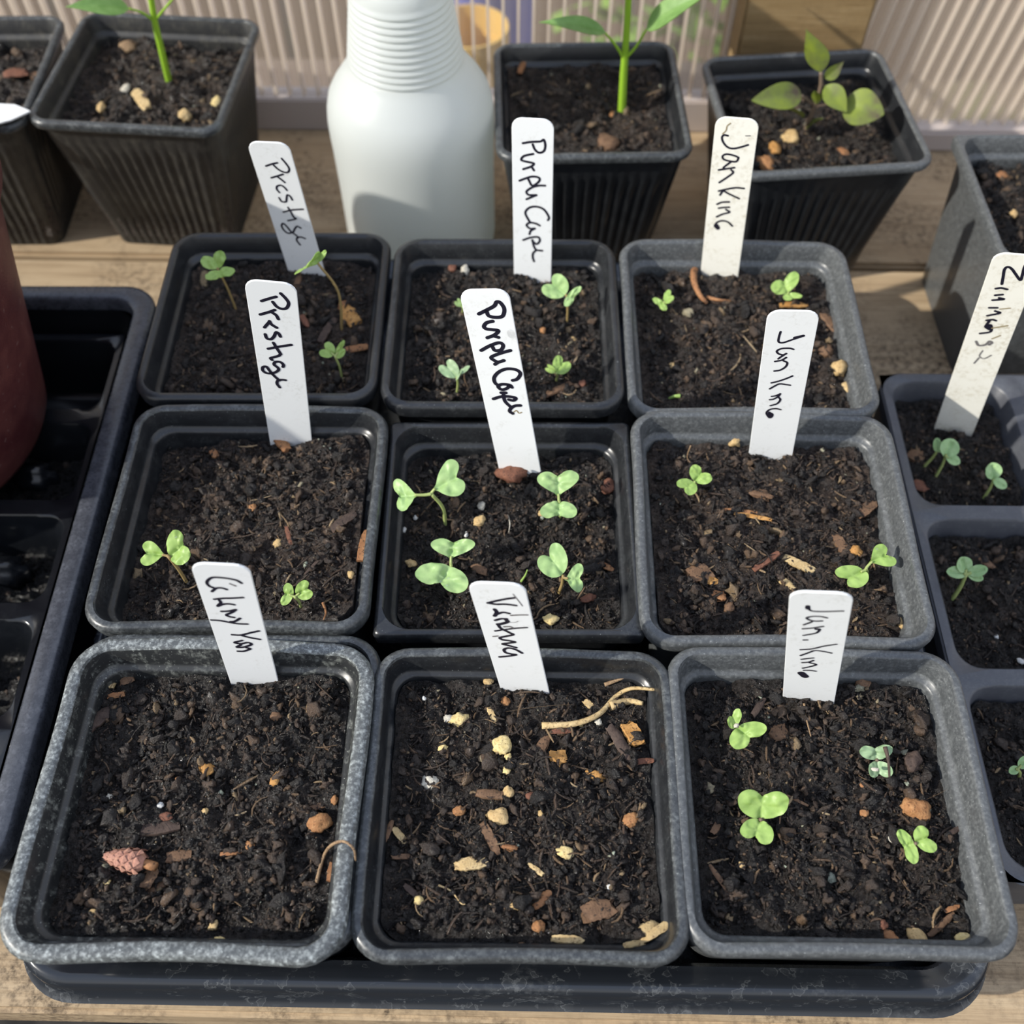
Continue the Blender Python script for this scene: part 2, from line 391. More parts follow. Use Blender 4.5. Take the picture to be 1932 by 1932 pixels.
tub('garden_tub', 888, 75, .50, .026, .155, M['ochre'], 'ochre yellow tub blurred behind the glazing, in front of the blue tub')
b = MB(); b.box((-.35, .44, ZS - .02), (.30, .70, ZS))
for x0 in (-.33, .25):
    for y0 in (.45, .66): b.box((x0, y0, -.75), (x0 + .03, y0 + .03, ZS - .02))
tag(link('garden_staging', b.mesh('garden_staging', M['fence'], smooth=False)), 'low brown slab staging blurred behind the glazing, carrying the two tubs', 'staging')
m = Mat('shrub_leaves', .6, .3, (.20, .34, .06)); M['shrub'] = m.m
def shrub(px, py, y, r, label, seed):
    rr = random.Random(seed); P = at_y(px, py, y); b = MB()
    for i in range(260):
        d = unit([rr.gauss(0, 1), rr.gauss(0, 1), rr.gauss(0, 1)]) * r * rr.random() ** .4
        a = unit([rr.gauss(0, 1), rr.gauss(0, 1), rr.gauss(0, 1)]); c = unit(np.cross(a, [rr.random(), rr.random(), 1])); L = r * .22
        c = c * L * .4
        b.add([d, d + a * L * .5 + c, d + a * L, d + a * L * .5 - c], [(0, 1, 2, 3)])
    o = link('garden_shrub', b.mesh('garden_shrub', M['shrub'], smooth=False), None, P)
    tag(o, label, 'shrub')
    b = MB(); b.tube([(0, 0, 0), (.01, 0, -P[2] - .75)], .012, 6); link('stem', b.mesh('stem', M['bark']), o)
shrub(1290, -60, .95, .14, 'green shrub blurred behind the glazing between pepper plant and timber post', 4)

# ================================================================== BENCH
be = empty('potting_bench', (0, -.1434, 0), R(-.55)); tag(be, 'weathered soil-stained timber bench carrying all the pots and trays', 'bench')
for y0, y1 in ((0, .1155), (.1185, .2340), (.2370, .3535), (.3565, .472)):
    b = bmesh.new(); bmesh.ops.create_cube(b, size=1)
    for v in b.verts: v.co = Vector((v.co[0] * 1.5, y0 + (v.co[1] + .5) * (y1 - y0), -.022 + (v.co[2] + .5) * .022))
    bmesh.ops.bevel(b, geom=list(b.edges), offset=.0018, segments=2, affect='EDGES')
    me = bpy.data.meshes.new('plank'); b.to_mesh(me); b.free(); me.materials.append(M['wood']); link('plank', me, be)
for x0 in (-.55, .55):
    b = MB(); b.box((x0 - .03, .05, -.60), (x0 + .03, .11, -.022)); b.box((x0 - .03, .36, -.60), (x0 + .03, .42, -.022))
    b.box((x0 - .03, .11, -.08), (x0 + .03, .36, -.03)); link('trestle', b.mesh('trestle', M['wood'], smooth=False), be)

# ================================================================== LOFTED CONTAINERS
def ring(hx, hy, z, r, nc=8, ne=6, wob=None):
    r = min(r, hx - 1e-5, hy - 1e-5); P = []
    for ci, (sx, sy, a0) in enumerate(((1, 1, 0), (-1, 1, 90), (-1, -1, 180), (1, -1, 270))):
        cx, cy_ = sx * (hx - r), sy * (hy - r)
        arc = [(cx + r * math.cos(R(a0 + 90 * k / nc)), cy_ + r * math.sin(R(a0 + 90 * k / nc)), z) for k in range(nc + 1)]
        P += arc
        nsx, nsy, na = ((-1, 1, 90), (-1, -1, 180), (1, -1, 270), (1, 1, 0))[ci]
        q = (nsx * (hx - r) + r * math.cos(R(na)), nsy * (hy - r) + r * math.sin(R(na)))
        for k in range(1, ne):
            t = k / ne; P.append((arc[-1][0] * (1 - t) + q[0] * t, arc[-1][1] * (1 - t) + q[1] * t, z))
    return np.array(P)
def loft(rings, close_last=False, close_first=False):
    n = len(rings[0]); V = np.concatenate(rings); Fc = []
    for i in range(len(rings) - 1):
        Fc += [(i * n + k, i * n + (k + 1) % n, (i + 1) * n + (k + 1) % n, (i + 1) * n + k) for k in range(n)]
    if close_last: Fc.append(tuple((len(rings) - 1) * n + k for k in range(n)))
    if close_first: Fc.append(tuple(range(n - 1, -1, -1)))
    return V, Fc
POTS = {}
def pot(key, label, cx, cy_, rot, s, zr, z0, mb='pot', mrim='pot_rim', cr=.0108, base=.74, ribs=False, sharp=False, ledge=.0085, group='square black plant pots', flange=.0036, warp=0.0, lip=.0062):
    h = s / 2; b = h * base; hw = h - .0016
    root = empty('plant_pot', (cx, cy_, z0), rot); tag(root, label, 'plant pot', group)
    zt = zr - z0; ne = 48 if ribs else 12
    rc = .0018 if sharp else cr
    ir = max(cr - flange, .006) if not sharp else .0085
    prof = [(hw, zt - lip, max(rc - .001, .001)), (h - .0004, zt - lip + .0002, rc), (h, zt - .0018, rc), (h - .0006, zt - .0004, rc), (h - .0014, zt, rc), (h - flange + .0006, zt, ir + .001 if sharp else rc - flange + .001), (h - flange, zt - .0008, ir), (h - flange - .0012, zt - ledge + .001, ir)]
    rr = [ring(a, a, z, r_, 8, ne) for a, z, r_ in prof]
    if warp:
        for q in rr:
            f = (q[:, 2] > zt - lip - .001) * 1.0
            q[:, 2] += f * warp * np.cos(q[:, 0] / h * 2.2 + q[:, 1] / h * 1.3)
            q[:, 0] += f * warp * .9 * np.sin(q[:, 1] / h * 3.1); q[:, 1] += f * warp * .9 * np.cos(q[:, 0] / h * 3.4)
    V, Fc = loft(rr); nq = len(rr[0]); link('rim', mesh('rim', V, Fc, [M[mrim], M[mb]], [0] * (6 * nq) + [1] * nq, sharp=55), root)
    outer = []
    for t in np.linspace(0, 1, 9):
        hh = b + (hw - .001 - b) * t; z = (zt - lip) * t
        q = ring(hh, hh, z, cr * (.75 + .25 * t), 8, ne)
        if ribs and .04 < t < .82:
            n = len(q); dn = q[:, :2] / (np.linalg.norm(q[:, :2], axis=1)[:, None]); idx = np.arange(n)
            q[:, :2] -= dn * (.0011 * ((idx % 4) < 2))[:, None]
        outer.append(q)
    V, Fc = loft(outer, close_first=True); B = MB(); B.add(V, Fc)
    hi = h - flange - .0012
    inner = [ring(a, a, z, r_, 8, 12) for a, z, r_ in ((hi, zt - ledge + .001, ir), (hi - .0004, zt - ledge, ir), (hi - .0013, zt - ledge - .0003, ir - .0004), (hi - .0019, zt - ledge - .0011, ir - .0007), (hi - .0020, zt - ledge - .0020, ir - .0007), (b - .0022, .0025, cr * .7))]
    V, Fc = loft(inner, close_last=True); B.add(V, Fc)
    link('body', B.mesh('body', M[mb], sharp=50), root)
    POTS[key] = dict(c=np.array([cx, cy_]), rot=rot, h=hi - .0018, zr=zr, z0=z0, cr=ir, base=b)
    return root
def lift(x_, y_, s, dz):
    k = (CAM[2] - .08 - dz) / (CAM[2] - .08); return CAM[0] + (x_ - CAM[0]) * k, CAM[1] + (y_ - CAM[1]) * k, s * k
ZT = .0032          # floor of the carrier tray
GP = 'nine square pots standing in the carrier tray'
def gpot(key, label, x_, y_, rot, s, dz=0, **k):
    x_, y_, s = lift(x_, y_, s, dz); pot(key, label, x_, y_, rot, s, .08 + dz, ZT, group=GP, **k)
gpot('A', 'chalk-stained black pot with a double rim, no seedlings, front corner beside the left tray', -.0893, -.0921, -.0053, .0950, .003, mb='pot_fleck', mrim='pot_chalk', cr=.0128, flange=.0046, warp=.0007)
gpot('B', 'black pot of pebbly soil without seedlings, between the chalk-stained pot and four-seedling pot', .0045, -.0929, -.0018, .0921, mrim='pot_rim', warp=.0004)
gpot('C', 'greyish pot with four lime seedlings and a short upright label, at the front corner', .0942, -.0913, -.0093, .0908, mb='pot_grey', mrim='pot_grey', warp=.0003)
gpot('D', 'black pot with two seedlings at its front edge, directly behind the chalk-stained pot', -.0907, .0044, .0035, .0925, mrim='pot_rim', warp=.0004)
gpot('E', 'sharp-cornered thin-edged black pot with four broad seedlings in the middle of the nine', 0, 0, .0085, .0866, -.005, mb='pot', mrim='pot', sharp=True, flange=.0030, cr=.010)
gpot('F', 'black pot with two lime seedlings, beside the cell tray and behind the four-seedling pot', .0899, .0018, -.0081, .0945, mb='pot_grey', mrim='pot_grey', warp=.0004)
gpot('G', 'shiny black pot with tall spindly seedlings, nearest the maroon planter', -.0953, .0977, .0068, .0906, mb='pot_clean', mrim='pot_clean')
gpot('H', 'black pot with small seedlings directly in front of the white spray bottle', -.0033, .0946, .0024, .0909, mb='pot', mrim='pot')
gpot('I', 'soil-splashed grey-black pot with two small seedlings, in front of the purple-leaved plant', .0898, .0938, .0002, .0932, mb='pot_grey', mrim='pot_grey', warp=.0004)
# the second pot around the chalk-stained one
x_, y_, s = lift(-.0866, -.0905, .0952, -.002)
pot('A2', 'outer black pot nested around the chalk-stained pot, its rim peeping out behind', x_, y_, .004, s, .078, ZT - .0012, group=None, mb='pot', mrim='pot_rim', cr=.0125, base=.76)
GR = 'ribbed black pots along the glazing'
pot('N', 'earthy ribbed black pot holding the pepper plant, just behind the maroon planter', -.1745, .2535, -.075, .0905, .082, .0003, mb='pot_old', mrim='pot_rim', ribs=True, group=GR, base=.70, cr=.0095, lip=.0040)
pot('M', 'ribbed black pot cut off by the picture edge, a white label on its rim', -.2690, .2535, .02, .0905, .081, .0003, mb='pot_old', mrim='pot_rim', ribs=True, group=GR, base=.70, cr=.0095, lip=.0040)
pot('J', 'ribbed black pot holding the pepper plant, right beside the spray bottle', .0345, .2365, .035, .0885, .080, .0003, mb='pot_clean', mrim='pot_rim', ribs=True, group=GR, base=.70, cr=.0095, lip=.0040)
pot('K', 'ribbed black pot with dusty pale rim, holding the purple-leaved plant by the timber post', .1375, .2285, .10, .0895, .080, .0003, mb='pot_clean', mrim='pot_grey', ribs=True, group=GR, base=.70, cr=.0095, lip=.0040)
pot('L', 'square-edged dusty grey pot without a plant, behind the cell tray and its label', .2425, .1715, .02, .0850, .078, .0003, mb='pot_grey', mrim='pot_grey', group=None, sharp=True, base=.80, flange=.003, cr=.008)

# carrier tray
tr = empty('carrier_tray', (0, .0185, .0002), R(-.35)); tag(tr, 'black shallow carrier tray with limescale marks under the nine pots', 'tray')
def tray_rings(hx, hy, prof, cr, ne=10): return [ring(hx + d, hy + d, z, cr + d * .6, 10, ne) for d, z in prof]
V, Fc = loft(tray_rings(.1510, .1575, [(-.005, .0195), (.0030, .0190), (.0036, .0200), (.0015, .0215), (.0008, .0300), (.0004, .0330), (-.0012, .0348), (-.0030, .0345), (-.0065, .0312), (-.0085, .0300)], .019))
link('rim', mesh('rim', V, Fc, M['tray_lime'], sharp=60), tr)
V, Fc = loft(tray_rings(.1510, .1575, [(-.0085, .0300), (-.0100, .0270), (-.0085, .0015), (-.010, .0028)], .017), close_last=True)
b = MB(); b.add(V, Fc); V, Fc = loft(tray_rings(.1510, .1575, [(-.0075, 0), (-.0048, .0195)], .017), close_first=True); b.add(V, Fc)
link('basin', b.mesh('basin', M['tray'], sharp=50), tr)

# ================================================================== SOIL
SOIL = {}
def clump_field(X, Y, half, rs, n, rmin, rmax):
    H = np.zeros_like(X); st = X[0, 1] - X[0, 0] if X.shape[1] > 1 else .0003
    for i in range(n):
        r = rmin * (rmax / rmin) ** (rs.rand() ** 2.2); cx, cy_ = rs.uniform(-half, half, 2)
        a = rs.uniform(.6, 1.5)
        d2 = ((X - cx) * a) ** 2 + ((Y - cy_) / a) ** 2
        mk = d2 < r * r
        if mk.any(): H[mk] = np.maximum(H[mk], np.sqrt(r * r - d2[mk]) * .62)
    return H
def lumps(rs, nvar=9):
    out = []
    for i in range(nvar):
        b = bmesh.new(); bmesh.ops.create_icosphere(b, subdivisions=2, radius=1)
        V = np.array([v.co[:] for v in b.verts]); Fc = np.array([[v.index for v in f.verts] for f in b.faces]); b.free()
        q0 = rs.uniform(0, 50); V *= (1 + 1.5 * (vnoise(V[:, 0] * 1.6 + q0, V[:, 1] * 1.6 + V[:, 2] * 1.9 + 9, i) - .5) + rs.uniform(-.13, .13, len(V)))[:, None]; V *= rs.uniform(.6, 1.25, (1, 3)); out.append((V, Fc))
    return out
def rotmats(rs, n):
    q = rs.normal(size=(n, 4)); q /= np.linalg.norm(q, axis=1)[:, None]; w_, x_, y_, z_ = q.T
    return np.stack([np.stack([1 - 2 * (y_ * y_ + z_ * z_), 2 * (x_ * y_ - z_ * w_), 2 * (x_ * z_ + y_ * w_)], -1), np.stack([2 * (x_ * y_ + z_ * w_), 1 - 2 * (x_ * x_ + z_ * z_), 2 * (y_ * z_ - x_ * w_)], -1), np.stack([2 * (x_ * z_ - y_ * w_), 2 * (y_ * z_ + x_ * w_), 1 - 2 * (x_ * x_ + y_ * y_)], -1)], 1)
def soil(key, label, half, cr, zl, c, rot, seed, res=230, crumbs=5200, fibres=420, amp=1.0, tilt=(0, 0), mound=0.0, mat='soil', depth=.03, hy=None, big=1.0, group=None, name='potting_soil'):
    hy = hy or half; rs = np.random.RandomState(seed)
    u = np.linspace(-1, 1, res); U, W = np.meshgrid(u, u)
    mmax = np.maximum(np.abs(U), np.abs(W)) + 1e-9
    # square -> rounded square
    th_u, th_w = U / mmax * half, W / mmax * hy
    ex, ey = np.maximum(np.abs(th_u) - (half - cr), 0), np.maximum(np.abs(th_w) - (hy - cr), 0)
    dd = np.hypot(ex, ey); k = np.where(dd > cr, 1 - (dd - cr) / np.hypot(th_u, th_w) * 1.15, 1)
    k = 1 + (k - 1) * mmax ** 5
    X, Y = U * half * k, W * hy * k
    def base(X, Y):
        s_ = 1 / .012
        h = .0056 * amp * fbm(X * s_ + seed * 3.7, Y * s_, 3, seed) + .0046 * amp * fbm(X / .0046 + 5, Y / .0040 + seed, 4, seed + 9) + .0011 * amp * (.25 - np.abs(fbm(X / .0013, Y / .0013, 3, seed + 31)))
        return h + tilt[0] * X + tilt[1] * Y + mound * (1 - (X / half) ** 2) * (1 - (Y / hy) ** 2)
    H = base(X, Y)
    H += clump_field(X, Y, half, rs, int(420 * big), .0008, .0050) * .60
    H += clump_field(X, Y, half, rs, int(30 * big), .0030, .0075) * .42
    H = np.minimum(H, .009)
    flat = X.size; V = np.stack([X.ravel(), Y.ravel(), H.ravel()], 1)
    idx = np.arange(flat).reshape(res, res)
    Fq = np.stack([idx[:-1, :-1], idx[:-1, 1:], idx[1:, 1:], idx[1:, :-1]], -1).reshape(-1, 4)
    bd = np.concatenate([idx[0, :], idx[1:, -1], idx[-1, -2::-1], idx[-2:0:-1, 0]]); nb = len(bd)
    low = V[bd].copy(); low[:, :2] *= .84; low[:, 2] = -depth; V = np.vstack([V, low])
    j = np.arange(nb); Fs = np.stack([bd, flat + j, flat + (j + 1) % nb, bd[(j + 1) % nb]], 1)
    Fq = np.vstack([Fq, Fs])
    # height lookup on a regular grid
    def hgt(x_, y_):
        i = np.clip((np.asarray(x_) / half + 1) / 2 * (res - 1), 0, res - 1.001); jj = np.clip((np.asarray(y_) / hy + 1) / 2 * (res - 1), 0, res - 1.001)
        return H[np.round(jj).astype(int), np.round(i).astype(int)]
    Vs = [V]; Tri = []; off = len(V)
    if crumbs:
        L = lumps(rs); per = crumbs // len(L)
        for V0, F0 in L:
            n = per; xy = rs.uniform(-1, 1, (n, 2)) * np.array([half - .0022, hy - .0022]); dens = fbm(xy[:, 0] / .010 + 3, xy[:, 1] / .010, 3, seed + 77)
            r = .00027 * np.exp(rs.exponential(.46, n)); r = np.minimum(r, .0017) * np.where(dens > .04, 1.25, .85)
            r *= np.where(rs.rand(n) < .5, 1, .8)
            Rm = rotmats(rs, n); sc = rs.uniform(.45, 1.4, (n, 1, 3)); P = np.einsum('nij,nvj->nvi', Rm, V0[None] * sc) * r[:, None, None]
            P[:, :, 0] += xy[:, :1]; P[:, :, 1] += xy[:, 1:]; P[:, :, 2] += (hgt(xy[:, 0], xy[:, 1]) + r * .35)[:, None]
            Vs.append(P.reshape(-1, 3)); Tri.append((F0[None] + off + (np.arange(n) * len(V0))[:, None, None]).reshape(-1, 3)); off += n * len(V0)
    nT = sum(len(t) for t in Tri)
    Fib = []
    if fibres:
        n = fibres; S = 5
        p0 = rs.uniform(-1, 1, (n, 2)) * np.array([half - .004, hy - .004]); a = rs.uniform(0, 2 * PI, n); Ln = .0016 * np.exp(rs.exponential(.55, n)); Ln = np.minimum(Ln, .014)
        wd = np.where(rs.rand(n) < .60, rs.uniform(.00035, .0010, n), rs.uniform(.00005, .00011, n)); Ln = np.where(wd > .0003, np.minimum(Ln * 1.2, .008), Ln * 1.5)
        cur = rs.normal(0, .28, n); dz = rs.normal(0, .18, n); t = np.linspace(-.5, .5, S)
        ang = a[:, None] + cur[:, None] * t[None] * 1.4
        px = p0[:, :1] + Ln[:, None] * t[None] * np.cos(ang); py = p0[:, 1:] + Ln[:, None] * t[None] * np.sin(ang)
        px = np.clip(px, -half + .0012, half - .0012); py = np.clip(py, -hy + .0012, hy - .0012)
        pz = hgt(p0[:, 0], p0[:, 1])[:, None] + .0005 + dz[:, None] * Ln[:, None] * t[None] + rs.uniform(0, .0006, n)[:, None]
        tw = wd[:, None] * np.array([.55, 1, 1, .9, .45])[None]
        nx, ny = -np.sin(ang), np.cos(ang); th = np.minimum(wd * .5, .0003)[:, None]
        q = np.stack([np.stack([px + nx * tw / 2, py + ny * tw / 2, pz], -1), np.stack([px, py, pz + th], -1), np.stack([px - nx * tw / 2, py - ny * tw / 2, pz], -1), np.stack([px, py, pz - th], -1)], 2)
        Vs.append(q.reshape(-1, 3)); b0 = off + (np.arange(n) * S * 4)[:, None, None]
        fs = np.array([[i * 4 + k_, i * 4 + (k_ + 1) % 4, (i + 1) * 4 + (k_ + 1) % 4, (i + 1) * 4 + k_] for i in range(S - 1) for k_ in range(4)])
        Fib = (fs[None] + b0).reshape(-1, 4); off += n * S * 4
    V = np.concatenate(Vs); T = np.concatenate(Tri) if Tri else np.zeros((0, 3), int); Fib = np.asarray(Fib).reshape(-1, 4)
    me = bpy.data.meshes.new(name); me.vertices.add(len(V)); me.vertices.foreach_set('co', V.astype(np.float32).ravel())
    li = np.concatenate([Fq.ravel(), T.ravel(), Fib.ravel()]).astype(np.int32)
    tot = np.concatenate([np.full(len(Fq), 4), np.full(len(T), 3), np.full(len(Fib), 4)]); st = np.concatenate([[0], np.cumsum(tot)[:-1]]).astype(np.int32)
    me.loops.add(len(li)); me.loops.foreach_set('vertex_index', li); me.polygons.add(len(tot)); me.polygons.foreach_set('loop_start', st)
    me.update(calc_edges=True)
    for mm in (M[mat], M['crumb'], M['fibre']): me.materials.append(mm)
    me.polygons.foreach_set('material_index', np.concatenate([np.zeros(len(Fq)), np.ones(len(T)), np.full(len(Fib), 2)]).astype(np.int32))
    me.polygons.foreach_set('use_smooth', np.concatenate([np.ones(len(Fq)), np.ones(len(T)), np.ones(len(Fib))]).astype(bool)); me.update()
    o = link(name, me, None, (c[0], c[1], zl), rot); tag(o, label, 'soil', group, 'stuff')
    cr_, sr = math.cos(rot), math.sin(rot)
    def world(x_, y_):
        dx, dy = x_ - c[0], y_ - c[1]; return zl + float(hgt(cr_ * dx + sr * dy, -sr * dx + cr_ * dy))
    SOIL[key] = (world, zl)
def psoil(key, label, lvl, seed, **k):
    p = POTS[key]; soil(key, label, p['h'] - .0004, p['cr'] * .9, p['zr'] + lvl, p['c'], p['rot'], seed, depth=p['zr'] + lvl - p['z0'] - .0055, group='potting soil in the pots', **k)
psoil('A', 'dark damp lumpy soil in the chalk-stained double-rimmed pot', -.0128, 11, tilt=(.02, .02), mound=.001)
psoil('B', 'dark soil strewn with pebbles and wood bits in the pebbly pot', -.0115, 12, fibres=800, mound=.001)
psoil('C', 'dark crumbly soil in the front pot with four lime seedlings', -.0140, 13, tilt=(-.03, .02), mound=.001)
psoil('D', 'brown fibrous soil in the pot behind the chalk-stained pot', -.0125, 14, tilt=(.09, -.03), mat='soil_dry', fibres=800)
psoil('E', 'black moist soil in the sharp-cornered middle pot', -.0125, 15, fibres=300)
psoil('F', 'crumbly soil, browner on one side, in the pot beside the cell tray', -.0125, 16, tilt=(-.02, 0), mat='soil_dry', fibres=600)
psoil('G', 'brown soil in the shiny black pot nearest the maroon planter', -.0125, 17, res=170, crumbs=3800, mat='soil_dry', fibres=500)
psoil('H', 'black soil in the pot directly in front of the spray bottle', -.0120, 18, res=170, crumbs=3800)
psoil('I', 'lumpy soil around the curled root in the soil-splashed pot', -.0130, 19, res=170, crumbs=3800, mat='soil_dry')
psoil('N', 'dry brown soil around the pepper stem above the maroon planter', -.0130, 20, res=120, crumbs=2600, mat='soil_dry', amp=1.3)
psoil('M', 'dry brown soil in the pot cut off by the picture edge', -.0140, 21, res=110, crumbs=2000, mat='soil_dry', amp=1.3)
psoil('J', 'brown soil around the pepper stem beside the spray bottle', -.0110, 22, res=120, crumbs=2600, mat='soil_dry', amp=1.3)
psoil('K', 'dark soil around the purple-leaved plant by the timber post', -.0150, 23, res=120, crumbs=2600, amp=1.3)
psoil('L', 'dark soil in the square-edged grey pot behind the cell tray', -.0130, 24, res=110, crumbs=2200, amp=1.3)

# ================================================================== CELL TRAYS
def cell_mesh(px_, py_, hx, hy, zt, zb, r=.008, land=.0035, dip=0.0):
    A = ring(px_ / 2, py_ / 2, zt, 1e-5, 6, 8)
    rs_ = [A, ring(hx, hy, zt, r, 6, 8), ring(hx - .0008, hy - .0008, zt - .0010, r, 6, 8), ring(hx - .0035, hy - .0035, (zt + zb) / 2, r * .9, 6, 8), ring(hx - .0065, hy - .0065, zb + .001, r * .8, 6, 8), ring(hx - .009, hy - .009, zb, r * .6, 6, 8)]
    return loft(rs_, close_last=True)
# right: six-cell tray with round-leaved seedlings
ZC = .038
ct = empty('cell_tray', (.1552, -.1080, .0003), R(-.2)); tag(ct, 'grey-black plastic cell tray with round-leaved seedlings, beside the nine pots', 'cell tray')
X0, Y0, PX, PY = .0006, .0015, .0560, .0698
NX, NY = 2, 3
CELLS = {}
b = MB(); W_, H_ = X0 * 2 + NX * PX, Y0 * 2 + NY * PY
oo = [ring(W_ / 2 - d, H_ / 2 - d, z, r_, 8, 10) for d, z, r_ in ((.0035, 0, .008), (.0016, ZC - .006, .009), (0, ZC - .0055, .010), (0, ZC - .0006, .010), (.0008, ZC, .010))]
for q in oo: q[:, 0] += W_ / 2; q[:, 1] += H_ / 2
V, Fc = loft(oo); b.add(V, Fc)
inn = ring(NX * PX / 2, NY * PY / 2, ZC, 1e-5, 8, 10); inn[:, 0] += W_ / 2; inn[:, 1] += H_ / 2
V, Fc = loft([oo[-1], inn]); b.add(V, Fc)
link('rim', b.mesh('rim', M['cell_rim'], sharp=50), ct)
for i in range(NX):
    for j in range(NY):
        V, Fc = cell_mesh(PX, PY, PX / 2 - .0034, PY / 2 - .0030, ZC, .003, .0085)
        c_ = link('cell', mesh('cell', V, Fc, M['cell_rim'], sharp=50), ct, (X0 + (i + .5) * PX, Y0 + (j + .5) * PY, 0))
        CELLS[i, j] = ct.location + Vector((X0 + (i + .5) * PX, Y0 + (j + .5) * PY, 0))
for (i, j), nm in {(0, 2): 'rearmost cell under the leaning label', (0, 1): 'middle cell with the clustered seedling', (0, 0): 'front cell of the cell tray'}.items():
    c_ = CELLS[i, j]
    soil('T%d%d' % (i, j), 'dark soil in the ' + nm, PX / 2 - .0062, .006, ZC - .0085, c_, R(-.2), 40 + j, res=110, crumbs=1500, fibres=160, depth=.022, hy=PY / 2 - .0062, big=.4, group='soil in the cell tray')
for j, nm in ((2, 'rearmost'), (1, 'middle'), (0, 'front')):
    soil('T1%d' % j, 'dark soil in the second-column %s cell of the cell tray' % nm, PX / 2 - .0062, .006, ZC - .0085, CELLS[1, j], R(-.2), 50 + j, res=70, crumbs=700, fibres=60, depth=.022, hy=PY / 2 - .0062, big=.4, group='soil in the cell tray')
# left: deep wet tray holding a cell insert
ZL = .050
lt = empty('seed_tray', (-.1556, .0150, .0003), R(.3)); tag(lt, 'wet black deep seed tray holding a cell insert, under the maroon planter', 'tray')
LW, LH = .270, .252
def sh(q, dx=-LW / 2): q[:, 0] += dx; return q
V, Fc = loft([sh(ring(LW / 2 + d, LH / 2 + d, z, .014 + d * .5, 8, 14)) for d, z in ((-.0005, ZL - .009), (.0006, ZL - .0085), (.0008, ZL - .0020), (.0002, ZL - .0006), (-.0010, ZL), (-.0068, ZL - .0003), (-.0078, ZL - .0012), (-.0082, ZL - .0065))])
link('rim', mesh('rim', V, Fc, M['tray_sky_sheen'], sharp=60), lt)
b = MB()
V, Fc = loft([sh(ring(LW / 2 + d, LH / 2 + d, z, .013, 8, 14)) for d, z in ((-.0082, ZL - .0065), (-.0105, ZL - .016), (-.0135, .003))], close_last=True); b.add(V, Fc)
V, Fc = loft([sh(ring(LW / 2 + d, LH / 2 + d, z, .013, 8, 14)) for d, z in ((-.0020, 0), (-.0005, ZL - .009))], close_first=True); b.add(V, Fc)
link('basin', b.mesh('basin', M['tray_wet'], sharp=60), lt)
ci = empty('cell_insert', (-.1570, .0150, .0040), R(.3)); tag(ci, 'glossy wet black cell insert with gritty cells, sitting inside the seed tray', 'cell tray')
QX, QY, ZI = .0600, .0462, .0310
n = 0
for i in range(4):
    for j in range(5):
        cx, cy_ = -.0145 - (i + .5) * QX, LH / 2 - .0145 - (j + .5) * QY
        if cy_ < -LH / 2 + .02: continue
        V, Fc = cell_mesh(QX, QY, QX / 2 - .0022, QY / 2 - .0034, ZI, .001, .007)
        cl = link('cell', mesh('cell', V, Fc, M['tray_wet'], sharp=50), ci, (cx, cy_, 0))
        if i < 2:
            bb = bmesh.new(); bmesh.ops.create_cube(bb, size=1)
            for v in bb.verts: v.co = Vector((v.co[0] * .019 + cx, v.co[1] * .011 + cy_ + .004, (v.co[2] + .5) * .019 + .001))
            bmesh.ops.bevel(bb, geom=list(bb.edges), offset=.004, segments=3, affect='EDGES')
            me = bpy.data.meshes.new('drain_block'); bb.to_mesh(me); bb.free(); me.materials.append(M['tray_wet']); me.polygons.foreach_set('use_smooth', [True] * len(me.polygons))
            if j > 0:
                me.transform(Matrix.Translation((-cx, -cy_, 0))); link('drain_block', me, cl)
            wx = -.1570 + cx * math.cos(R(.3)) - cy_ * math.sin(R(.3)); wy = .0150 + cx * math.sin(R(.3)) + cy_ * math.cos(R(.3))
            if j > 0:
                n += 1
                soil('LT%d%d' % (i, j), 'wet black gritty soil in the cell %s of the insert, %s' % (('at the back', 'second from the back', 'third from the back', 'fourth from the back', 'at the front')[j], ('column next to the nine pots', 'second column from the nine pots')[i]), QX / 2 - .0062, .005, .004 + .0085, (wx, wy), R(.3), 60 + n, res=60, crumbs=90, fibres=6, mat='soil_wet', depth=.0060, hy=QY / 2 - .0074, big=.3, group='gritty soil in the cell insert')

# ================================================================== SPRAY BOTTLE
def lathe(prof, n=64, wob=None):
    V = []; Fc = []
    for r, z in prof: V += [(r * math.cos(2 * PI * k / n), r * math.sin(2 * PI * k / n), z) for k in range(n)]
    for i in range(len(prof) - 1): Fc += [(i * n + k, i * n + (k + 1) % n, (i + 1) * n + (k + 1) % n, (i + 1) * n + k) for k in range(n)]
    return V, Fc
bo = empty('spray_bottle', (-.0487, .2310, .0003)); tag(bo, 'translucent white plastic spray bottle with a ribbed neck, on the bench against the glazing', 'bottle')
prof = [(0, .0015), (.030, .0015), (.0355, 0), (.0378, .0022), (.0382, .006), (.0383, .040), (.0386, .060), (.0389, .068), (.0389, .0745), (.0384, .0795), (.0370, .0850), (.0345, .0895), (.0312, .0940), (.0278, .0985), (.0262, .1005), (.0258, .1015)]
z = .1020
for i in range(11):
    r0 = .0256 - (z - .102) * .148
    prof += [(r0 - .0003, z), (r0 + .0004, z + .0008), (r0 + .0004, z + .0016), (r0 - .0003, z + .0024)]; z += .0029
prof += [(.0205, z + .001), (.0202, z + .004), (.0185, z + .006), (.0150, z + .009), (.0135, z + .010), (.0135, z + .018), (0, z + .018)]
V, Fc = lathe(prof, 72); link('body', mesh('body', V, Fc, M['bottle'], sharp=70), bo)
zc = z + .011
prof = [(.0142, zc), (.0158, zc), (.0158, zc + .017), (.0140, zc + .019), (.010, zc + .024), (0, zc + .024)]
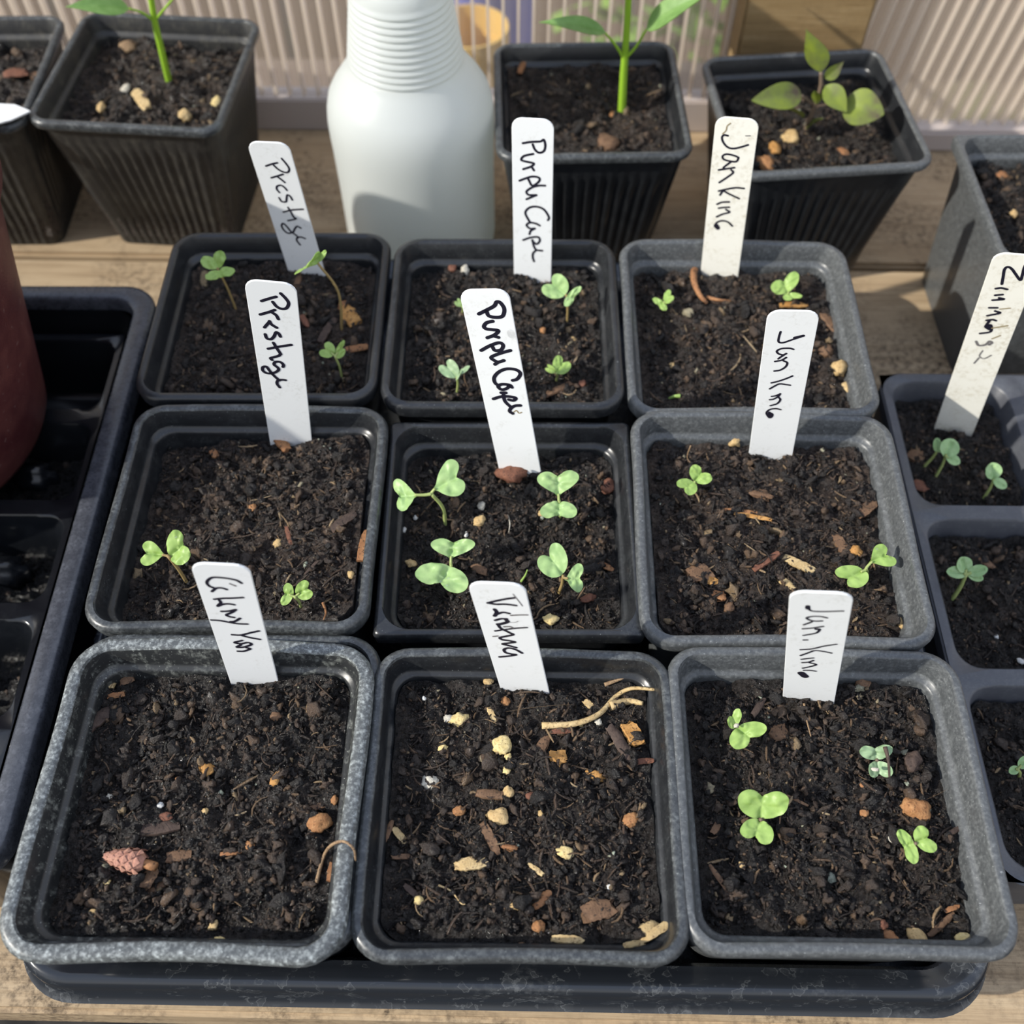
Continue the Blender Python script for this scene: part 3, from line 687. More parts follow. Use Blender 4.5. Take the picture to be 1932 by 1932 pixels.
V, Fc = lathe(prof, 32); link('collar', mesh('collar', V, Fc, M['bottle'], sharp=50), bo)
b = MB(); b.box((-.012, -.030, zc + .022), (.012, .045, zc + .046)); hd = link('trigger_head', b.mesh('trigger_head', M['bottle'], smooth=False), bo)
md = hd.modifiers.new('bevel', 'BEVEL'); md.width = .005; md.segments = 3
b = MB(); b.tube(spline([(0, .030, zc + .024), (0, .040, zc + .010), (0, .038, zc - .010), (0, .046, zc - .024)], 5), .0042, 8); link('trigger', b.mesh('trigger', M['bottle']), hd)

# ================================================================== MAROON PLANTER
mp = empty('planter', (-.2475, .0700, .0352)); tag(mp, 'maroon plastic planter cut off by the picture edge, standing on the seed tray', 'planter')
H = .124
prof = [(.0, .006), (.048, .006)]
out = [(.0, 0), (.050, 0), (.0535, .002), (.0555, .006)] + [(.0555 + (.0765 - .0555) * t, .006 + (H - .020) * t) for t in np.linspace(.1, 1, 8)]
V, Fc = lathe(out, 80); b = MB(); b.add(V, Fc)
V, Fc = lathe([(.0, .004), (.050, .004), (.0745, H - .014)], 80); b.add(V, Fc); link('body', b.mesh('body', M['maroon'], sharp=50), mp)
V, Fc = lathe([(.0745, H - .015), (.0785, H - .015), (.0798, H - .013), (.0803, H - .004), (.0792, H), (.0770, H), (.0756, H - .003), (.0745, H - .015)], 80)
link('rim', mesh('rim', V, Fc, M['maroon'], sharp=50), mp)

# ================================================================== PLANT LABELS WITH HANDWRITING
# fitted pose: base x, base y, lean x, lean y, turn, length, width, base height
LABELS = {
 'G': ([-0.0863, 0.1307, -0.0404, -0.0597, -0.0897, 0.0668, 0.0156], .069, 'label', 'shaded white label with one word, leaning left in the pot nearest the maroon planter'),
 'D': ([-0.0813, 0.0423, 0.1069, -0.0297, -0.012, 0.0793, 0.0156], .072, 'label', 'white one-word label standing in the pot behind the chalk-stained pot'),
 'H': ([0.0082, 0.1282, -0.0158, 0.0855, -0.1233, 0.0729, 0.0155], .068, 'label', 'upright white two-word label in the pot in front of the spray bottle'),
 'E': ([0.0035, 0.0313, -0.1422, 0.1012, -0.1374, 0.0837, 0.0155], .066, 'label', 'long tilted white label with a water drop on it, in the sharp-cornered pot'),
 'I': ([0.0864, 0.1321, -0.0784, 0.0126, -0.2239, 0.0736, 0.0155], .069, 'label_old', 'yellowed white label standing in front of the purple-leaved plant'),
 'F': ([0.0946, 0.0369, -0.1162, -0.0163, -0.1213, 0.0698, 0.0155], .075, 'label', 'white label leaning right in the two-seedling pot beside the cell tray'),
 'Z': ([0.1845, 0.0781, -0.1631, -0.0694, -0.2691, 0.1019, 0.0152], .035, 'label_old', 'long smudged sunlit label leaning in the rearmost cell of the cell tray'),
 'A': ([-0.0796, -0.0559, 0.0747, 0.0272, -0.0052, 0.0672, 0.0152], .0749, 'label', 'white label with two handwritten words starting with C, in the chalk-stained pot'),
 'B': ([0.005, -0.0571, -0.1332, 0.0446, -0.1135, 0.0604, 0.0155], .074, 'label', 'white label with an overwritten smudged word starting with V, in the pebbly pot'),
 'C': ([0.0939, -0.0591, -0.1996, -0.0332, -0.1351, 0.0701, 0.0157], .074, 'label', 'short white label with a full stop in its writing, in the four-seedling front pot'),
}
INK = {   # crop origin, crop scale, default width, strokes (crop coordinates; optional ('w', width) / ('m', material) first)
 'G': (460, 260, 7.43, 24, [[(310,395),(400,365),(470,350)],[(530,290),(590,360),(635,430),(620,480),(560,480),(480,440),(420,385)],[(550,510),(470,535),(385,560)],[(470,545),(520,580),(575,625)],[(500,765),(465,725),(465,680),(520,665),(570,695),(605,735)],[(495,840),(530,890),(590,895),(600,840),(610,800),(650,820),(680,870)],[(620,975),(660,1040),(700,1110),(730,1135),(620,1160)],[(555,1040),(680,1010),(830,1000)],[(800,1265),(750,1240),(715,1275),(690,1320),(620,1335),(560,1290),(530,1230),(555,1200),(610,1250),(660,1310),(740,1370),(760,1400)],[(860,1410),(800,1390),(750,1400),(745,1440),(790,1500)]]),
 'D': (455, 520, 8.05, 42, [[(310,385),(420,350),(530,320)],[(600,270),(680,350),(720,420),(690,490),(620,505),(540,470),(480,400)],[(510,520),(430,550),(290,590)],[(470,560),(530,600),(565,660)],[(355,785),(390,745),(430,700)],[(430,690),(460,740),(540,790)],[(365,890),(390,950),(450,965),(500,920),(530,860),(570,880),(595,925)],[(490,1020),(540,1100),(600,1190)],[(600,1190),(560,1220),(450,1250),(470,1280)],[(410,1110),(560,1080),(760,1050)],[(635,1385),(640,1350),(590,1310),(520,1310),(500,1350),(560,1400),(560,1440),(480,1480),(390,1480),(330,1440),(330,1390),(380,1380),(430,1440),(500,1520),(580,1590)],[(670,1585),(620,1580),(560,1590),(545,1640),(585,1695)]]),
 'H': (950, 215, 6.44, 24, [[(235,355),(330,340),(440,335)],[(460,330),(490,315),(508,380),(490,450),(430,470),(380,430),(355,370)],[(360,485),(250,510),(215,555),(260,575),(330,590),(370,605),(330,640),(240,670)],[(340,640),(370,685)],[(195,810),(260,785),(350,760),(430,775),(430,820),(350,870),(300,790)],[(505,870),(430,870),(350,890),(280,940),(300,980),(350,985),(400,985)],[(400,985),(340,1010),(280,1035)],[(540,1290),(550,1250),(490,1160),(400,1125),(310,1140),(265,1200),(300,1280),(320,1310)],[(440,1355),(390,1330),(320,1320),(280,1350),(320,1390),(380,1390)],[(380,1390),(330,1420),(315,1460)],[(240,1530),(330,1500),(420,1495),(440,1540),(400,1580),(350,1540)],[(350,1530),(370,1610),(400,1650),(470,1660)],[(400,1650),(360,1690),(355,1740),(370,1790)]]),
 'E': (860, 535, 6.9, 42, [[(300,395),(400,345),(500,290),(530,240),(580,250),(630,330),(610,420),(530,440),(430,420),(400,360)],[(480,490),(400,510),(365,560),(400,590),(480,600),(555,615),(500,670),(410,705)],[(490,680),(555,700)],[(330,870),(440,810),(560,770),(615,800),(590,860),(510,870),(475,820)],[(710,870),(600,900),(490,940),(460,970),(520,1010),(560,1020),(625,1000)],[(555,1020),(510,1050)],[(740,1260),(800,1240),(840,1170),(780,1120),(660,1110),(560,1150),(500,1220),(510,1290),(560,1330)],[(730,1350),(700,1320),(600,1310),(550,1340),(600,1380),(670,1360),(690,1330)],[(590,1420),(650,1420)],[(490,1500),(590,1470),(700,1470),(780,1490),(750,1520),(690,1510)],[(620,1440),(640,1530),(720,1610)],[(840,1585),(770,1590),(720,1620),(700,1660),(740,1690)],[('m','ink_brown'),('w',14),(755,1670),(790,1650),(820,1685),(855,1675)]]),
 'I': (1310, 215, 8.05, 27, [[(510,330),(450,320),(420,360),(440,430),(500,500),(580,525),(680,510),(815,470)],[(670,660),(600,630),(490,610),(430,640),(450,690),(560,720),(640,720),(670,670)],[(560,725),(470,790),(440,820)],[(370,850),(500,830),(610,815)],[(560,850),(590,890),(500,960),(380,1040)],[(370,1170),(500,1140),(630,1120),(755,1130)],[(390,1230),(440,1170),(520,1210),(680,1285)],[(345,1370),(420,1340),(530,1335)],[(370,1430),(440,1420),(530,1415)],[(480,1450),(535,1490),(430,1520),(340,1560)],[(575,1700),(510,1640),(420,1620),(340,1650),(310,1710)],[('w',60),(330,1690),(355,1730)],[('m','ink_brown'),('w',14),(430,300),(480,250),(500,180),(550,140)],[('m','ink_faint'),('w',12),(780,330),(850,330)]]),
 'F': (1410, 575, 8.05, 28, [[(505,410),(480,490),(475,560),(540,575),(680,530),(860,470)],[('w',40),(720,500),(850,470)],[(700,675),(640,660),(520,665),(450,700),(470,740),(540,760),(590,740)],[(590,740),(510,790),(470,820)],[(420,860),(520,840),(590,800)],[(550,850),(605,880),(580,940),(500,990),(410,1005)],[(365,1185),(470,1160),(590,1120),(685,1080)],[(340,1275),(420,1230),(490,1200),(580,1210),(650,1220)],[(370,1390),(430,1380),(500,1350)],[(500,1350),(470,1390),(400,1430),(340,1440)],[(470,1400),(500,1440),(450,1500),(350,1530)],[(505,1590),(430,1575),(340,1590),(290,1640),(330,1710),(370,1700),(380,1660),(330,1630)],[('w',50),(335,1650),(355,1690)]]),
 'A': (350, 1050, 9.2, 46, [[(970,460),(880,410),(700,375),(500,360),(410,390),(370,450),(410,510),(500,545)],[(715,570),(630,545),(530,550),(460,605)],[('m','ink_faint'),('w',30),(770,470),(870,510)],[(500,740),(640,725),(820,720),(995,710)],[(590,760),(610,800),(560,850)],[(845,835),(760,820),(660,825),(560,860)],[(625,950),(740,945),(870,920)],[(860,930),(800,970),(710,1010),(760,1040),(840,1055)],[(450,1100),(600,1110),(760,1140),(920,1165),(1070,1170)],[(945,1070),(860,1120),(780,1130)],[(1270,1290),(1130,1320),(960,1360),(810,1355)],[(980,1370),(1120,1405),(1290,1435)],[(980,1455),(850,1490),(960,1510),(1080,1490),(1140,1525),(1000,1570),(890,1570),(960,1530)],[(1060,1580),(1120,1600),(1010,1640),(910,1640)]]),
 'B': (870, 1090, 10.73, 56, [[(1080,405),(900,430),(700,470),(540,510)],[(540,510),(700,535),(900,535),(1110,560)],[('m','ink_faint'),('w',20),(1050,330),(1140,440),(1240,570)],[('w',70),(680,640),(720,700),(680,770)],[(970,720),(850,700),(740,730),(670,770)],[('m','ink_faint'),('w',40),(1010,760),(1200,750),(1340,750)],[(690,860),(800,830),(920,830)],[('w',70),(910,850),(940,890),(820,930),(740,940)],[(740,940),(800,1020),(900,1070),(980,1110),(1050,1150),(920,1180),(790,1210),(830,1250),(960,1270),(1090,1300),(960,1320),(840,1340),(960,1370),(1110,1410)],[('w',44),(690,1075),(860,1050),(1100,1020),(1330,1005)],[('m','ink_faint'),('w',40),(870,990),(980,985),(1050,1010)],[(1230,1520),(1100,1450),(960,1420),(870,1450),(900,1510),(1010,1540),(1110,1555),(980,1580),(780,1600)],[('m','ink_faint'),('w',14),(980,900),(1080,900),(1150,880)],[('m','ink_faint'),('w',34),(650,1185),(740,1175)]]),
 'C': (1465, 1105, 9.66, 40, [[('w',70),(570,375),(570,415)],[(580,420),(650,460),(850,470),(1215,460)],[(920,585),(800,560),(640,560),(550,590),(620,630),(720,645),(830,640)],[(640,660),(500,710)],[(480,785),(650,770),(850,740)],[('w',60),(725,790),(770,790)],[(790,800),(720,860),(490,905)],[(495,988),(560,985)],[(440,1165),(640,1150),(860,1100),(1090,1065)],[(440,1270),(580,1220),(700,1180),(850,1195),(1000,1225)],[(455,1340),(560,1325),(670,1315)],[(470,1400),(580,1390),(670,1360)],[(600,1400),(720,1435),(620,1470),(480,1500)],[(715,1555),(610,1540),(500,1540)],[('w',120),(450,1590),(520,1650)]]),
 'Z': (1792, 470, 8.05, 34, [[(790,530),(810,420),(830,310),(880,270),(940,300),(1000,380),(1070,470),(1100,400),(1140,260),(1200,200)],[(700,600),(780,590),(870,610)],[(690,700),(800,690)],[(750,740),(820,760),(650,775)],[(600,890),(720,890)],[(690,940),(760,970),(570,1010)],[(560,1080),(650,1070),(700,1085)],[(600,1090),(540,1180),(620,1150),(620,1250),(460,1280)],[('w',60),(560,1180),(610,1210)],[('m','ink_faint'),(400,1400),(440,1460),(540,1450),(600,1400),(640,1420),(600,1450)],[('m','ink_brown'),('w',20),(640,1200),(880,1160)],[('m','ink_brown'),('w',16),(760,910),(920,895)],[('m','ink_brown'),('w',18),(640,1360),(770,1310)],[('m','ink_faint'),('w',18),(500,1540),(450,1620),(520,1660),(630,1610)],[('m','ink_faint'),('w',22),(370,1730),(440,1650)]]),
}
def ribbon(P, w):
    """stroke outline (2-D) with round ends -> polygon strips"""
    P = np.array(P, float); T = np.gradient(P, axis=0); T /= np.linalg.norm(T, axis=1)[:, None] + 1e-12
    N = np.stack([-T[:, 1], T[:, 0]], 1); V = []; Fc = []
    pre = [P[0] - T[0] * w / 2 * math.sin(a) for a in (R(90), R(60), R(30))]; pw = [.02, math.cos(R(60)), math.cos(R(30))]
    post = [P[-1] + T[-1] * w / 2 * math.sin(a) for a in (R(30), R(60), R(90))]
    C = np.vstack([pre, P, post]); NN = np.vstack([[N[0]] * 3, N, [N[-1]] * 3]); ww = np.array(pw + [1.0] * len(P) + pw[::-1]) * w / 2
    for i in range(len(C)): V += [C[i] + NN[i] * ww[i], C[i] - NN[i] * ww[i]]
    for i in range(len(C) - 1): Fc.append((2 * i, 2 * i + 1, 2 * i + 3, 2 * i + 2))
    return np.array(V), Fc
TH = .0007
for key, (v, zb, mat, lab) in LABELS.items():
    bx_, by_, a, b_, t, Ln, W = v
    u = unit([a, b_, 1]); wv = np.array([math.cos(t), math.sin(t), 0]); wv = unit(wv - u * (u @ wv)); nv = np.cross(wv, u)
    B = np.array([bx_, by_, zb]); rc = .0040
    o2 = [(-W / 2 + .0058, -.030), (-W / 2, -.016), (-W / 2, Ln - rc)]
    o2 += [(-W / 2 + rc - rc * math.cos(R(q)), Ln - rc + rc * math.sin(R(q))) for q in (20, 40, 60, 80)] + [(-W / 2 + rc, Ln), (W / 2 - rc, Ln)]
    o2 += [(W / 2 - rc + rc * math.sin(R(q)), Ln - rc + rc * math.cos(R(q))) for q in (20, 40, 60, 80)] + [(W / 2, Ln - rc), (W / 2, -.016), (W / 2 - .0058, -.030)]
    n = len(o2); V = []
    for d, ins in ((TH / 2, .00012), (TH / 2 - .00012, 0), (-TH / 2 + .00012, 0), (-TH / 2, .00012)):
        for q in o2:
            qq = np.array(q); c0 = np.array([0, Ln / 2 - .015]); qq = qq - np.sign(qq - c0) * ins
            V.append(wv * qq[0] + u * qq[1] + nv * d)
    Fc = [tuple(range(n - 1, -1, -1)), tuple(range(3 * n, 4 * n))] + [(i * n + k, i * n + (k + 1) % n, (i + 1) * n + (k + 1) % n, (i + 1) * n + k) for i in range(3) for k in range(n)]
    o = link('plant_label', mesh('plant_label', V, Fc, M[mat], smooth=False), None, B); tag(o, lab, 'plant label', 'handwritten white plant labels')
    ox, oy, sc, wd, strokes = INK[key]; Bp = B + nv * (TH / 2 + .00003)
    groups = {}
    for kk, S in enumerate(strokes):
        ww = wd; mm = 'ink'
        while isinstance(S[0][0], str):
            if S[0][0] == 'w': ww = S[0][1]
            else: mm = S[0][1]
            S = S[1:]
        pts = []
        for cx, cy_ in S:
            d = ray(ox + cx / sc, oy + cy_ / sc); tt = ((Bp - CAM) @ nv) / (d @ nv); P = CAM + d * tt - Bp; pts.append((P @ wv, P @ u))
        wm = ww / sc / scale_at(Bp + u * Ln * .6) * 1.25
        V2, F2 = ribbon(spline(pts, 7), wm)
        g = groups.setdefault(mm, MB()); h = .00006 + kk * .000004
        g.add([wv * q[0] + u * q[1] + nv * (TH / 2 + h) for q in V2], F2)
    for mm, g in groups.items():
        link('handwriting' if mm == 'ink' else 'smudge', g.mesh('handwriting', M[mm], smooth=False), o)
    if key == 'E':     # clear drop hanging on the label
        md_ = Mat('water', .03, .5, (.95, .97, .97)); q_ = md_.n('ShaderNodeMixShader'); q_.inputs[0].default_value = .86; tb_ = md_.n('ShaderNodeBsdfTransparent'); gl_ = md_.n('ShaderNodeBsdfGlossy'); gl_.inputs['Roughness'].default_value = .04
        md_.l(gl_.outputs[0], q_.inputs[1]); md_.l(tb_.outputs[0], q_.inputs[2]); md_.l(q_.outputs[0], md_.out.inputs[0]); M['water'] = md_.m
        bb = bmesh.new(); bmesh.ops.create_uvsphere(bb, u_segments=16, v_segments=10, radius=1)
        d = ray(964, 629); P = CAM + d * (((Bp - CAM) @ nv) / (d @ nv)) - B
        V = [P + wv * q.co[0] * .0013 + u * q.co[1] * (.0017 + .0003 * (q.co[1] < 0)) + nv * q.co[2] * .0006 for q in bb.verts]; F2 = [[q.index for q in f.verts] for f in bb.faces]; bb.free()
        link('water_drop', mesh('water_drop', V, F2, M['water']), o)
# label lying across the rim of the cut-off pot
P0, P1, P2 = at(-70, 188, .0835), at(56, 209, .0835), at(-70, 262, .0835)
b = MB(); V = [at(-90, 190, .0838), at(28, 197, .0838), at(57, 209, .0838), at(20, 226, .0838), at(-90, 255, .0838)]; V = np.array(V); n = 5
b.add(np.vstack([V, V - np.array([0, 0, .0007])]), [tuple(range(n)), tuple(range(2 * n - 1, n - 1, -1))] + [(k, n + k, n + (k + 1) % n, (k + 1) % n) for k in range(n)])
tag(link('plant_label', b.mesh('plant_label', M['label'], smooth=False)), 'white label lying flat with its point towards the pepper plant pot', 'plant label', 'handwritten white plant labels')

# ================================================================== SEEDLINGS
BROAD = [(0, .0), (.00, .12), (.06, .32), (.20, .52), (.40, .65), (.60, .70), (.78, .69), (.92, .60), (.99, .47), (1.0, .33), (.94, .19), (.84, .08), (.74, .0)]
HEART = [(0, .0), (.06, .045), (.16, .12), (.28, .30), (.42, .47), (.58, .61), (.74, .67), (.88, .64), (.99, .53), (1.04, .38), (1.01, .23), (.92, .11), (.84, .0)]
def fan(outline, center, K=7):
    """rings from the middle of a leaf to its edge, in leaf coordinates"""
    o = np.array(outline); c = np.array(center); V = [c]; n = len(o)
    for k in range(1, K + 1): V += list(c + (o - c) * (k / K) ** .85)
    Fc = [(0, 1 + i, 1 + (i + 1) % n) for i in range(n)]
    for k in range(K - 1): Fc += [(1 + k * n + i, 1 + (k + 1) * n + i, 1 + (k + 1) * n + (i + 1) % n, 1 + k * n + (i + 1) % n) for i in range(n)]
    return np.array(V), Fc
def sheet(name, UV, Fc, B, U, V, cup, curl, mat, th=.00022, ripple=.0, seed=0):
    N = unit(np.cross(U, V)); N = N if N[2] > 0 else -N; Lv = np.linalg.norm(V)
    u, v = UV[:, 0], UV[:, 1]
    h = cup * np.abs(v) ** 1.3 - curl * (u ** 2) - .10 * np.exp(-(v / .10) ** 2) * (u < .85) + ripple * (vnoise(u * 5 + seed, v * 5 + 3, seed) - .5)
    P = B + np.outer(u, U) + np.outer(v, V) + np.outer(h * Lv, N)
    n = len(P); A = np.vstack([P + N * th / 2, P - N * th / 2]); F2 = list(Fc) + [tuple(i + n for i in f[::-1]) for f in Fc]
    cnt = {}
    for f in Fc:
        for i in range(len(f)): e_ = (f[i], f[(i + 1) % len(f)]); cnt[e_] = 1
    for (a, b_) in list(cnt):
        if (b_, a) not in cnt: F2.append((b_, a, a + n, b_ + n))
    return mesh(name, A, F2, mat, sharp=70)
def smooth_closed(pts, k=3):
    half = spline(pts, k)
    return [tuple(p) for p in half] + [(p[0], -p[1]) for p in half[-2:0:-1]]
HUV, HF = fan(smooth_closed(HEART), (.56, 0))
BUV, BF = fan(smooth_closed(BROAD), (.48, 0))
ROUND = [(0, 0), (.03, .13), (.12, .30), (.28, .44), (.5, .5), (.72, .44), (.9, .27), (.97, .12), (1, 0)]
RUV, RF = fan(smooth_closed(ROUND), (.5, 0))
def on_soil(key, px, py):
    f, z = SOIL[key]; P = at(px, py, z)
    for i in range(4): P = at(px, py, f(P[0], P[1]))
    return P
SG = 'young seedlings in the nine pots'
def seedling(key, base, node, zn, leaves, mat, label, smat='stem', r=.00055, bend=None, group=SG, extra=None):
    B = on_soil(key, *base); N = at(node[0], node[1], B[2] + zn)
    root = empty('seedling', B); tag(root, label, 'seedling', group)
    mid = (B + N) / 2 + (np.array(bend) if bend is not None else np.array([.0004, 0, .0004]))
    pts = spline([B - np.array([0, 0, .004]), B, mid, N], 6) - B
    V, Fc = tube(pts, np.linspace(r * 1.05, r * .9, len(pts)), 8); link('stem', mesh('stem', V, Fc, M[smat]), root)
    for i, lf in enumerate(leaves):
        kind = lf[0]
        if kind in 'hb':        # heart: leaf base px, lobe px, lobe px, height of base, heights of the lobes (above the node)
            _, b0, l1, l2, d0, d1, d2 = lf[:7]; cup, curl = (lf[7], lf[8]) if len(lf) > 8 else (.09, .04)
            Bl = at(*b0, N[2] + d0); A1, A2 = at(*l1, N[2] + d1), at(*l2, N[2] + d2)
            U = ((A1 + A2) / 2 - Bl) * (1.08 if kind == 'h' else 1.16); Vv = (A2 - A1) / 1.17
            lo = link('leaf', sheet('leaf', *((HUV, HF) if kind == 'h' else (BUV, BF)), Bl - B, U, Vv, cup, curl, M[mat], ripple=.12, seed=i + int(base[0])), root)
        else:                  # round: base px, tip px, width factor
            _, b0, tp, wf, d0, d1 = lf; Bl = at(*b0, N[2] + d0); T = at(*tp, N[2] + d1); U = T - Bl
            Vv = unit(np.cross([0, -.35, 1], U)) * np.linalg.norm(U) * wf
            lo = link('leaf', sheet('leaf', RUV, RF, Bl - B, U, Vv, .18, .06, M[mat], ripple=.06, seed=i), root)
        if np.linalg.norm(Bl - N) > .0008:
            pts = spline([N - B, (N + Bl) / 2 - B + np.array([0, 0, -.0003]), Bl - B + unit(U) * .0012], 5)
            V, Fc = tube(pts, np.linspace(r * .95, r * .7, len(pts)), 7); link('leaf_stalk', mesh('leaf_stalk', V, Fc, M[smat]), lo)
    return root
h = 'h'; b_ = 'b'
# the pot nearest the maroon planter
seedling('G', (446, 586), (410, 506), .024, [(b_, (411, 506), (381, 490), (418, 475), .0, .001, .004), (b_, (412, 507), (394, 528), (440, 515), .0, -.001, .000)], 'leaf_lime', 'tall thin seedling with four rounded lobes near the far corner beside the maroon planter', 'stem_tan', .0005)
seedling('G', (645, 622), (600, 497), .034, [(b_, (598, 494), (556, 514), (588, 484), .0, -.001, .004, .3, .3), (b_, (600, 495), (596, 478), (615, 474), .0, .003, .004)], 'leaf_lime', 'long-stemmed seedling leaning against the white label in the shiny pot', 'stem_tan', .00055, bend=(.0035, 0, .003))
seedling('G', (645, 712), (632, 672), .012, [(b_, (630, 668), (604, 668), (618, 646), .0, .000, .002), (b_, (633, 668), (649, 668), (648, 643), .0, -.001, .003)], 'leaf_lime', 'short bright seedling at the near right corner of the shiny pot', 'stem', .0005)
# in front of the spray bottle
seedling('H', (1070, 606), (1068, 556), .014, [(b_, (1066, 556), (1024, 548), (1053, 518), .0, .001, .005), (b_, (1070, 558), (1096, 544), (1074, 576), .0, .002, -.002)], 'leaf_blue', 'seedling with water-beaded leaves at the foot of the upright label', 'stem_tan', .0005)
seedling('H', (862, 742), (862, 712), .010, [(b_, (861, 711), (829, 696), (852, 680), .0, .001, .003), (b_, (863, 711), (882, 689), (864, 706), .0, .002, .001, .5, .1)], 'leaf_dull', 'bluish grey-green seedling at the near edge left of the long tilted label', 'stem', .0005)
seedling('H', (1050, 718), (1049, 704), .006, [(b_, (1048, 702), (1030, 698), (1036, 688), .0, .0, .002), (b_, (1050, 703), (1052, 672), (1076, 690), .0, .003, .001)], 'leaf_lime', 'small seedling with one upright leaf at the near edge right of the long tilted label', 'stem', .0005)
seedling('H', (872, 592), (871, 577), .006, [(b_, (871, 577), (858, 572), (866, 564), .0, .001, .003), (b_, (872, 577), (884, 572), (880, 582), 0, .001, 0)], 'leaf_blue', 'tiny seedling half hidden behind the top of the long tilted label', 'stem', .0004)
# sharp-cornered pot
seedling('E', (840, 990), (814, 932), .017, [(h, (788, 934), (743, 907), (752, 960), .0005, .001, -.002, .25, .25), (h, (815, 925), (855, 868), (874, 926), .001, .006, .002, .18, .12)], 'leaf_blue', 'tallest seedling with two widely spread leaves in the sharp-cornered pot', 'stem', .0007, bend=(.0016, 0, .0012))
seedling('E', (1056, 978), (1055, 945), .012, [(h, (1054, 938), (1018, 896), (1087, 892), .001, .005, .005), (b_, (1056, 946), (1024, 972), (1082, 973), .0, -.001, -.001)], 'leaf_blue', 'seedling with one heart leaf above another, beside the red-brown stone', 'stem', .0006)
seedling('E', (848, 1092), (851, 1066), .009, [(h, (850, 1056), (819, 1020), (892, 1021), .0005, .004, .004), (b_, (849, 1068), (788, 1088), (868, 1116), .0, .000, -.001)], 'leaf_blue', 'seedling with the largest water-beaded leaf in the sharp-cornered pot', 'stem', .0006)
seedling('E', (1055, 1118), (1062, 1086), .010, [(b_, (1062, 1082), (1016, 1063), (1051, 1027), .0005, .002, .005), (h, (1065, 1092), (1097, 1066), (1096, 1114), .0, .001, -.001)], 'leaf_blue', 'seedling with a pinkish stem beside the smudged label in the sharp-cornered pot', 'stem_tan', .0006)
# beside the cell tray
seedling('F', (1310, 922), (1310, 909), .006, [(b_, (1311, 908), (1311, 878), (1342, 901), .0, .003, .001), (b_, (1309, 910), (1278, 911), (1302, 933), .0, .001, -.001)], 'leaf_lime', 'seedling with four small round lobes towards the back of the two-seedling pot', 'stem', .0005)
seedling('F', (1632, 1086), (1634, 1074), .007, [(h, (1640, 1062), (1664, 1027), (1690, 1062), .001, .003, .001, .12, .1), (b_, (1630, 1076), (1578, 1078), (1614, 1108), .0, .000, -.001)], 'leaf_lime', 'spreading lime seedling near the cell tray side of the two-seedling pot', 'stem', .0006)
# pot with the curled root
seedling('I', (1254, 585), (1253, 570), .006, [(b_, (1253, 569), (1262, 548), (1270, 564), .0, .002, .002), (b_, (1252, 570), (1232, 566), (1252, 585), .0, .000, -.001)], 'leaf_lime', 'small seedling left of the curled brown root', 'stem', .0005)
seedling('I', (1488, 566), (1487, 553), .007, [(b_, (1487, 551), (1457, 538), (1500, 515), .0, .001, .004), (b_, (1488, 553), (1484, 566), (1512, 560), .0, -.001, .000)], 'leaf_lime', 'bright green seedling right of the yellowed label', 'stem', .0005)
# behind the chalk-stained pot
seedling('D', (354, 1102), (317, 1049), .015, [(h, (313, 1047), (275, 1023), (269, 1064), .0, .002, -.001), (b_, (320, 1050), (334, 1002), (357, 1050), .0, .005, .001, .15, .08)], 'leaf_lime', 'leaning seedling beside the top of the two-word label starting with C', 'stem_tan', .0006)
seedling('D', (568, 1146), (556, 1126), .007, [(b_, (553, 1123), (539, 1103), (531, 1138), .0, .002, -.001), (b_, (559, 1122), (576, 1096), (588, 1124), .0, .003, .000)], 'leaf_lime', 'small seedling at the near edge right of the two-word label starting with C', 'stem', .0005)
# four-seedling pot
seedling('C', (1392, 1378), (1391, 1370), .006, [(b_, (1392, 1372), (1394, 1412), (1444, 1376), .0, -.001, .001), (b_, (1390, 1369), (1372, 1361), (1391, 1338), .0, .001, .002, .4, .1)], 'leaf_lime', 'seedling with a bit of white soil at its heart, left of the short label', 'stem_purple', .0006)
seedling('C', (1655, 1444), (1654, 1434), .006, [(b_, (1654, 1433), (1626, 1412), (1678, 1408), .0, .002, .002), (b_, (1655, 1436), (1642, 1463), (1680, 1462), .0, -.001, -.001, .35, .1)], 'leaf_dull', 'dull seedling crossed by a small dark twig, right of the short label', 'stem_purple', .0006)
seedling('C', (1436, 1556), (1435, 1546), .007, [(b_, (1436, 1545), (1401, 1497), (1481, 1502), .0, .004, .004), (b_, (1435, 1547), (1400, 1572), (1450, 1590), .0, .000, -.001)], 'leaf_lime', 'largest of the four lime seedlings, at the middle of the soil', 'stem_purple', .0006)
seedling('C', (1728, 1600), (1727, 1591), .007, [(b_, (1725, 1592), (1693, 1572), (1718, 1626), .0, .001, -.001), (b_, (1728, 1590), (1742, 1560), (1766, 1601), .0, .002, .000)], 'leaf_lime', 'four-lobed seedling just below the big orange stone', 'stem_purple', .0006)
# cell tray
TG = 'round-leaved seedlings in the cell tray'
r_ = 'r'
seedling('T02', (1766, 898), (1785, 858), .011, [(r_, (1783, 862), (1800, 828), .95, 0, .004), (r_, (1785, 862), (1812, 873), .75, 0, -.001)], 'leaf_round', 'two-leaved round seedling right in front of the long smudged label', 'stem', .0006, group=TG)
seedling('T02', (1744, 880), (1768, 851), .009, [(r_, (1768, 853), (1768, 826), .62, 0, .004), (r_, (1769, 852), (1786, 838), .7, 0, .002)], 'leaf_round', 'slim seedling touching the larger round one before the long smudged label', 'stem', .0006, group=TG)
seedling('T02', (1856, 940), (1875, 904), .010, [(r_, (1875, 905), (1873, 873), 1.0, 0, .005), (r_, (1874, 906), (1900, 919), .75, 0, -.001)], 'leaf_round', 'single round-leaved seedling near the divider of the rearmost cell', 'stem', .0006, group=TG)
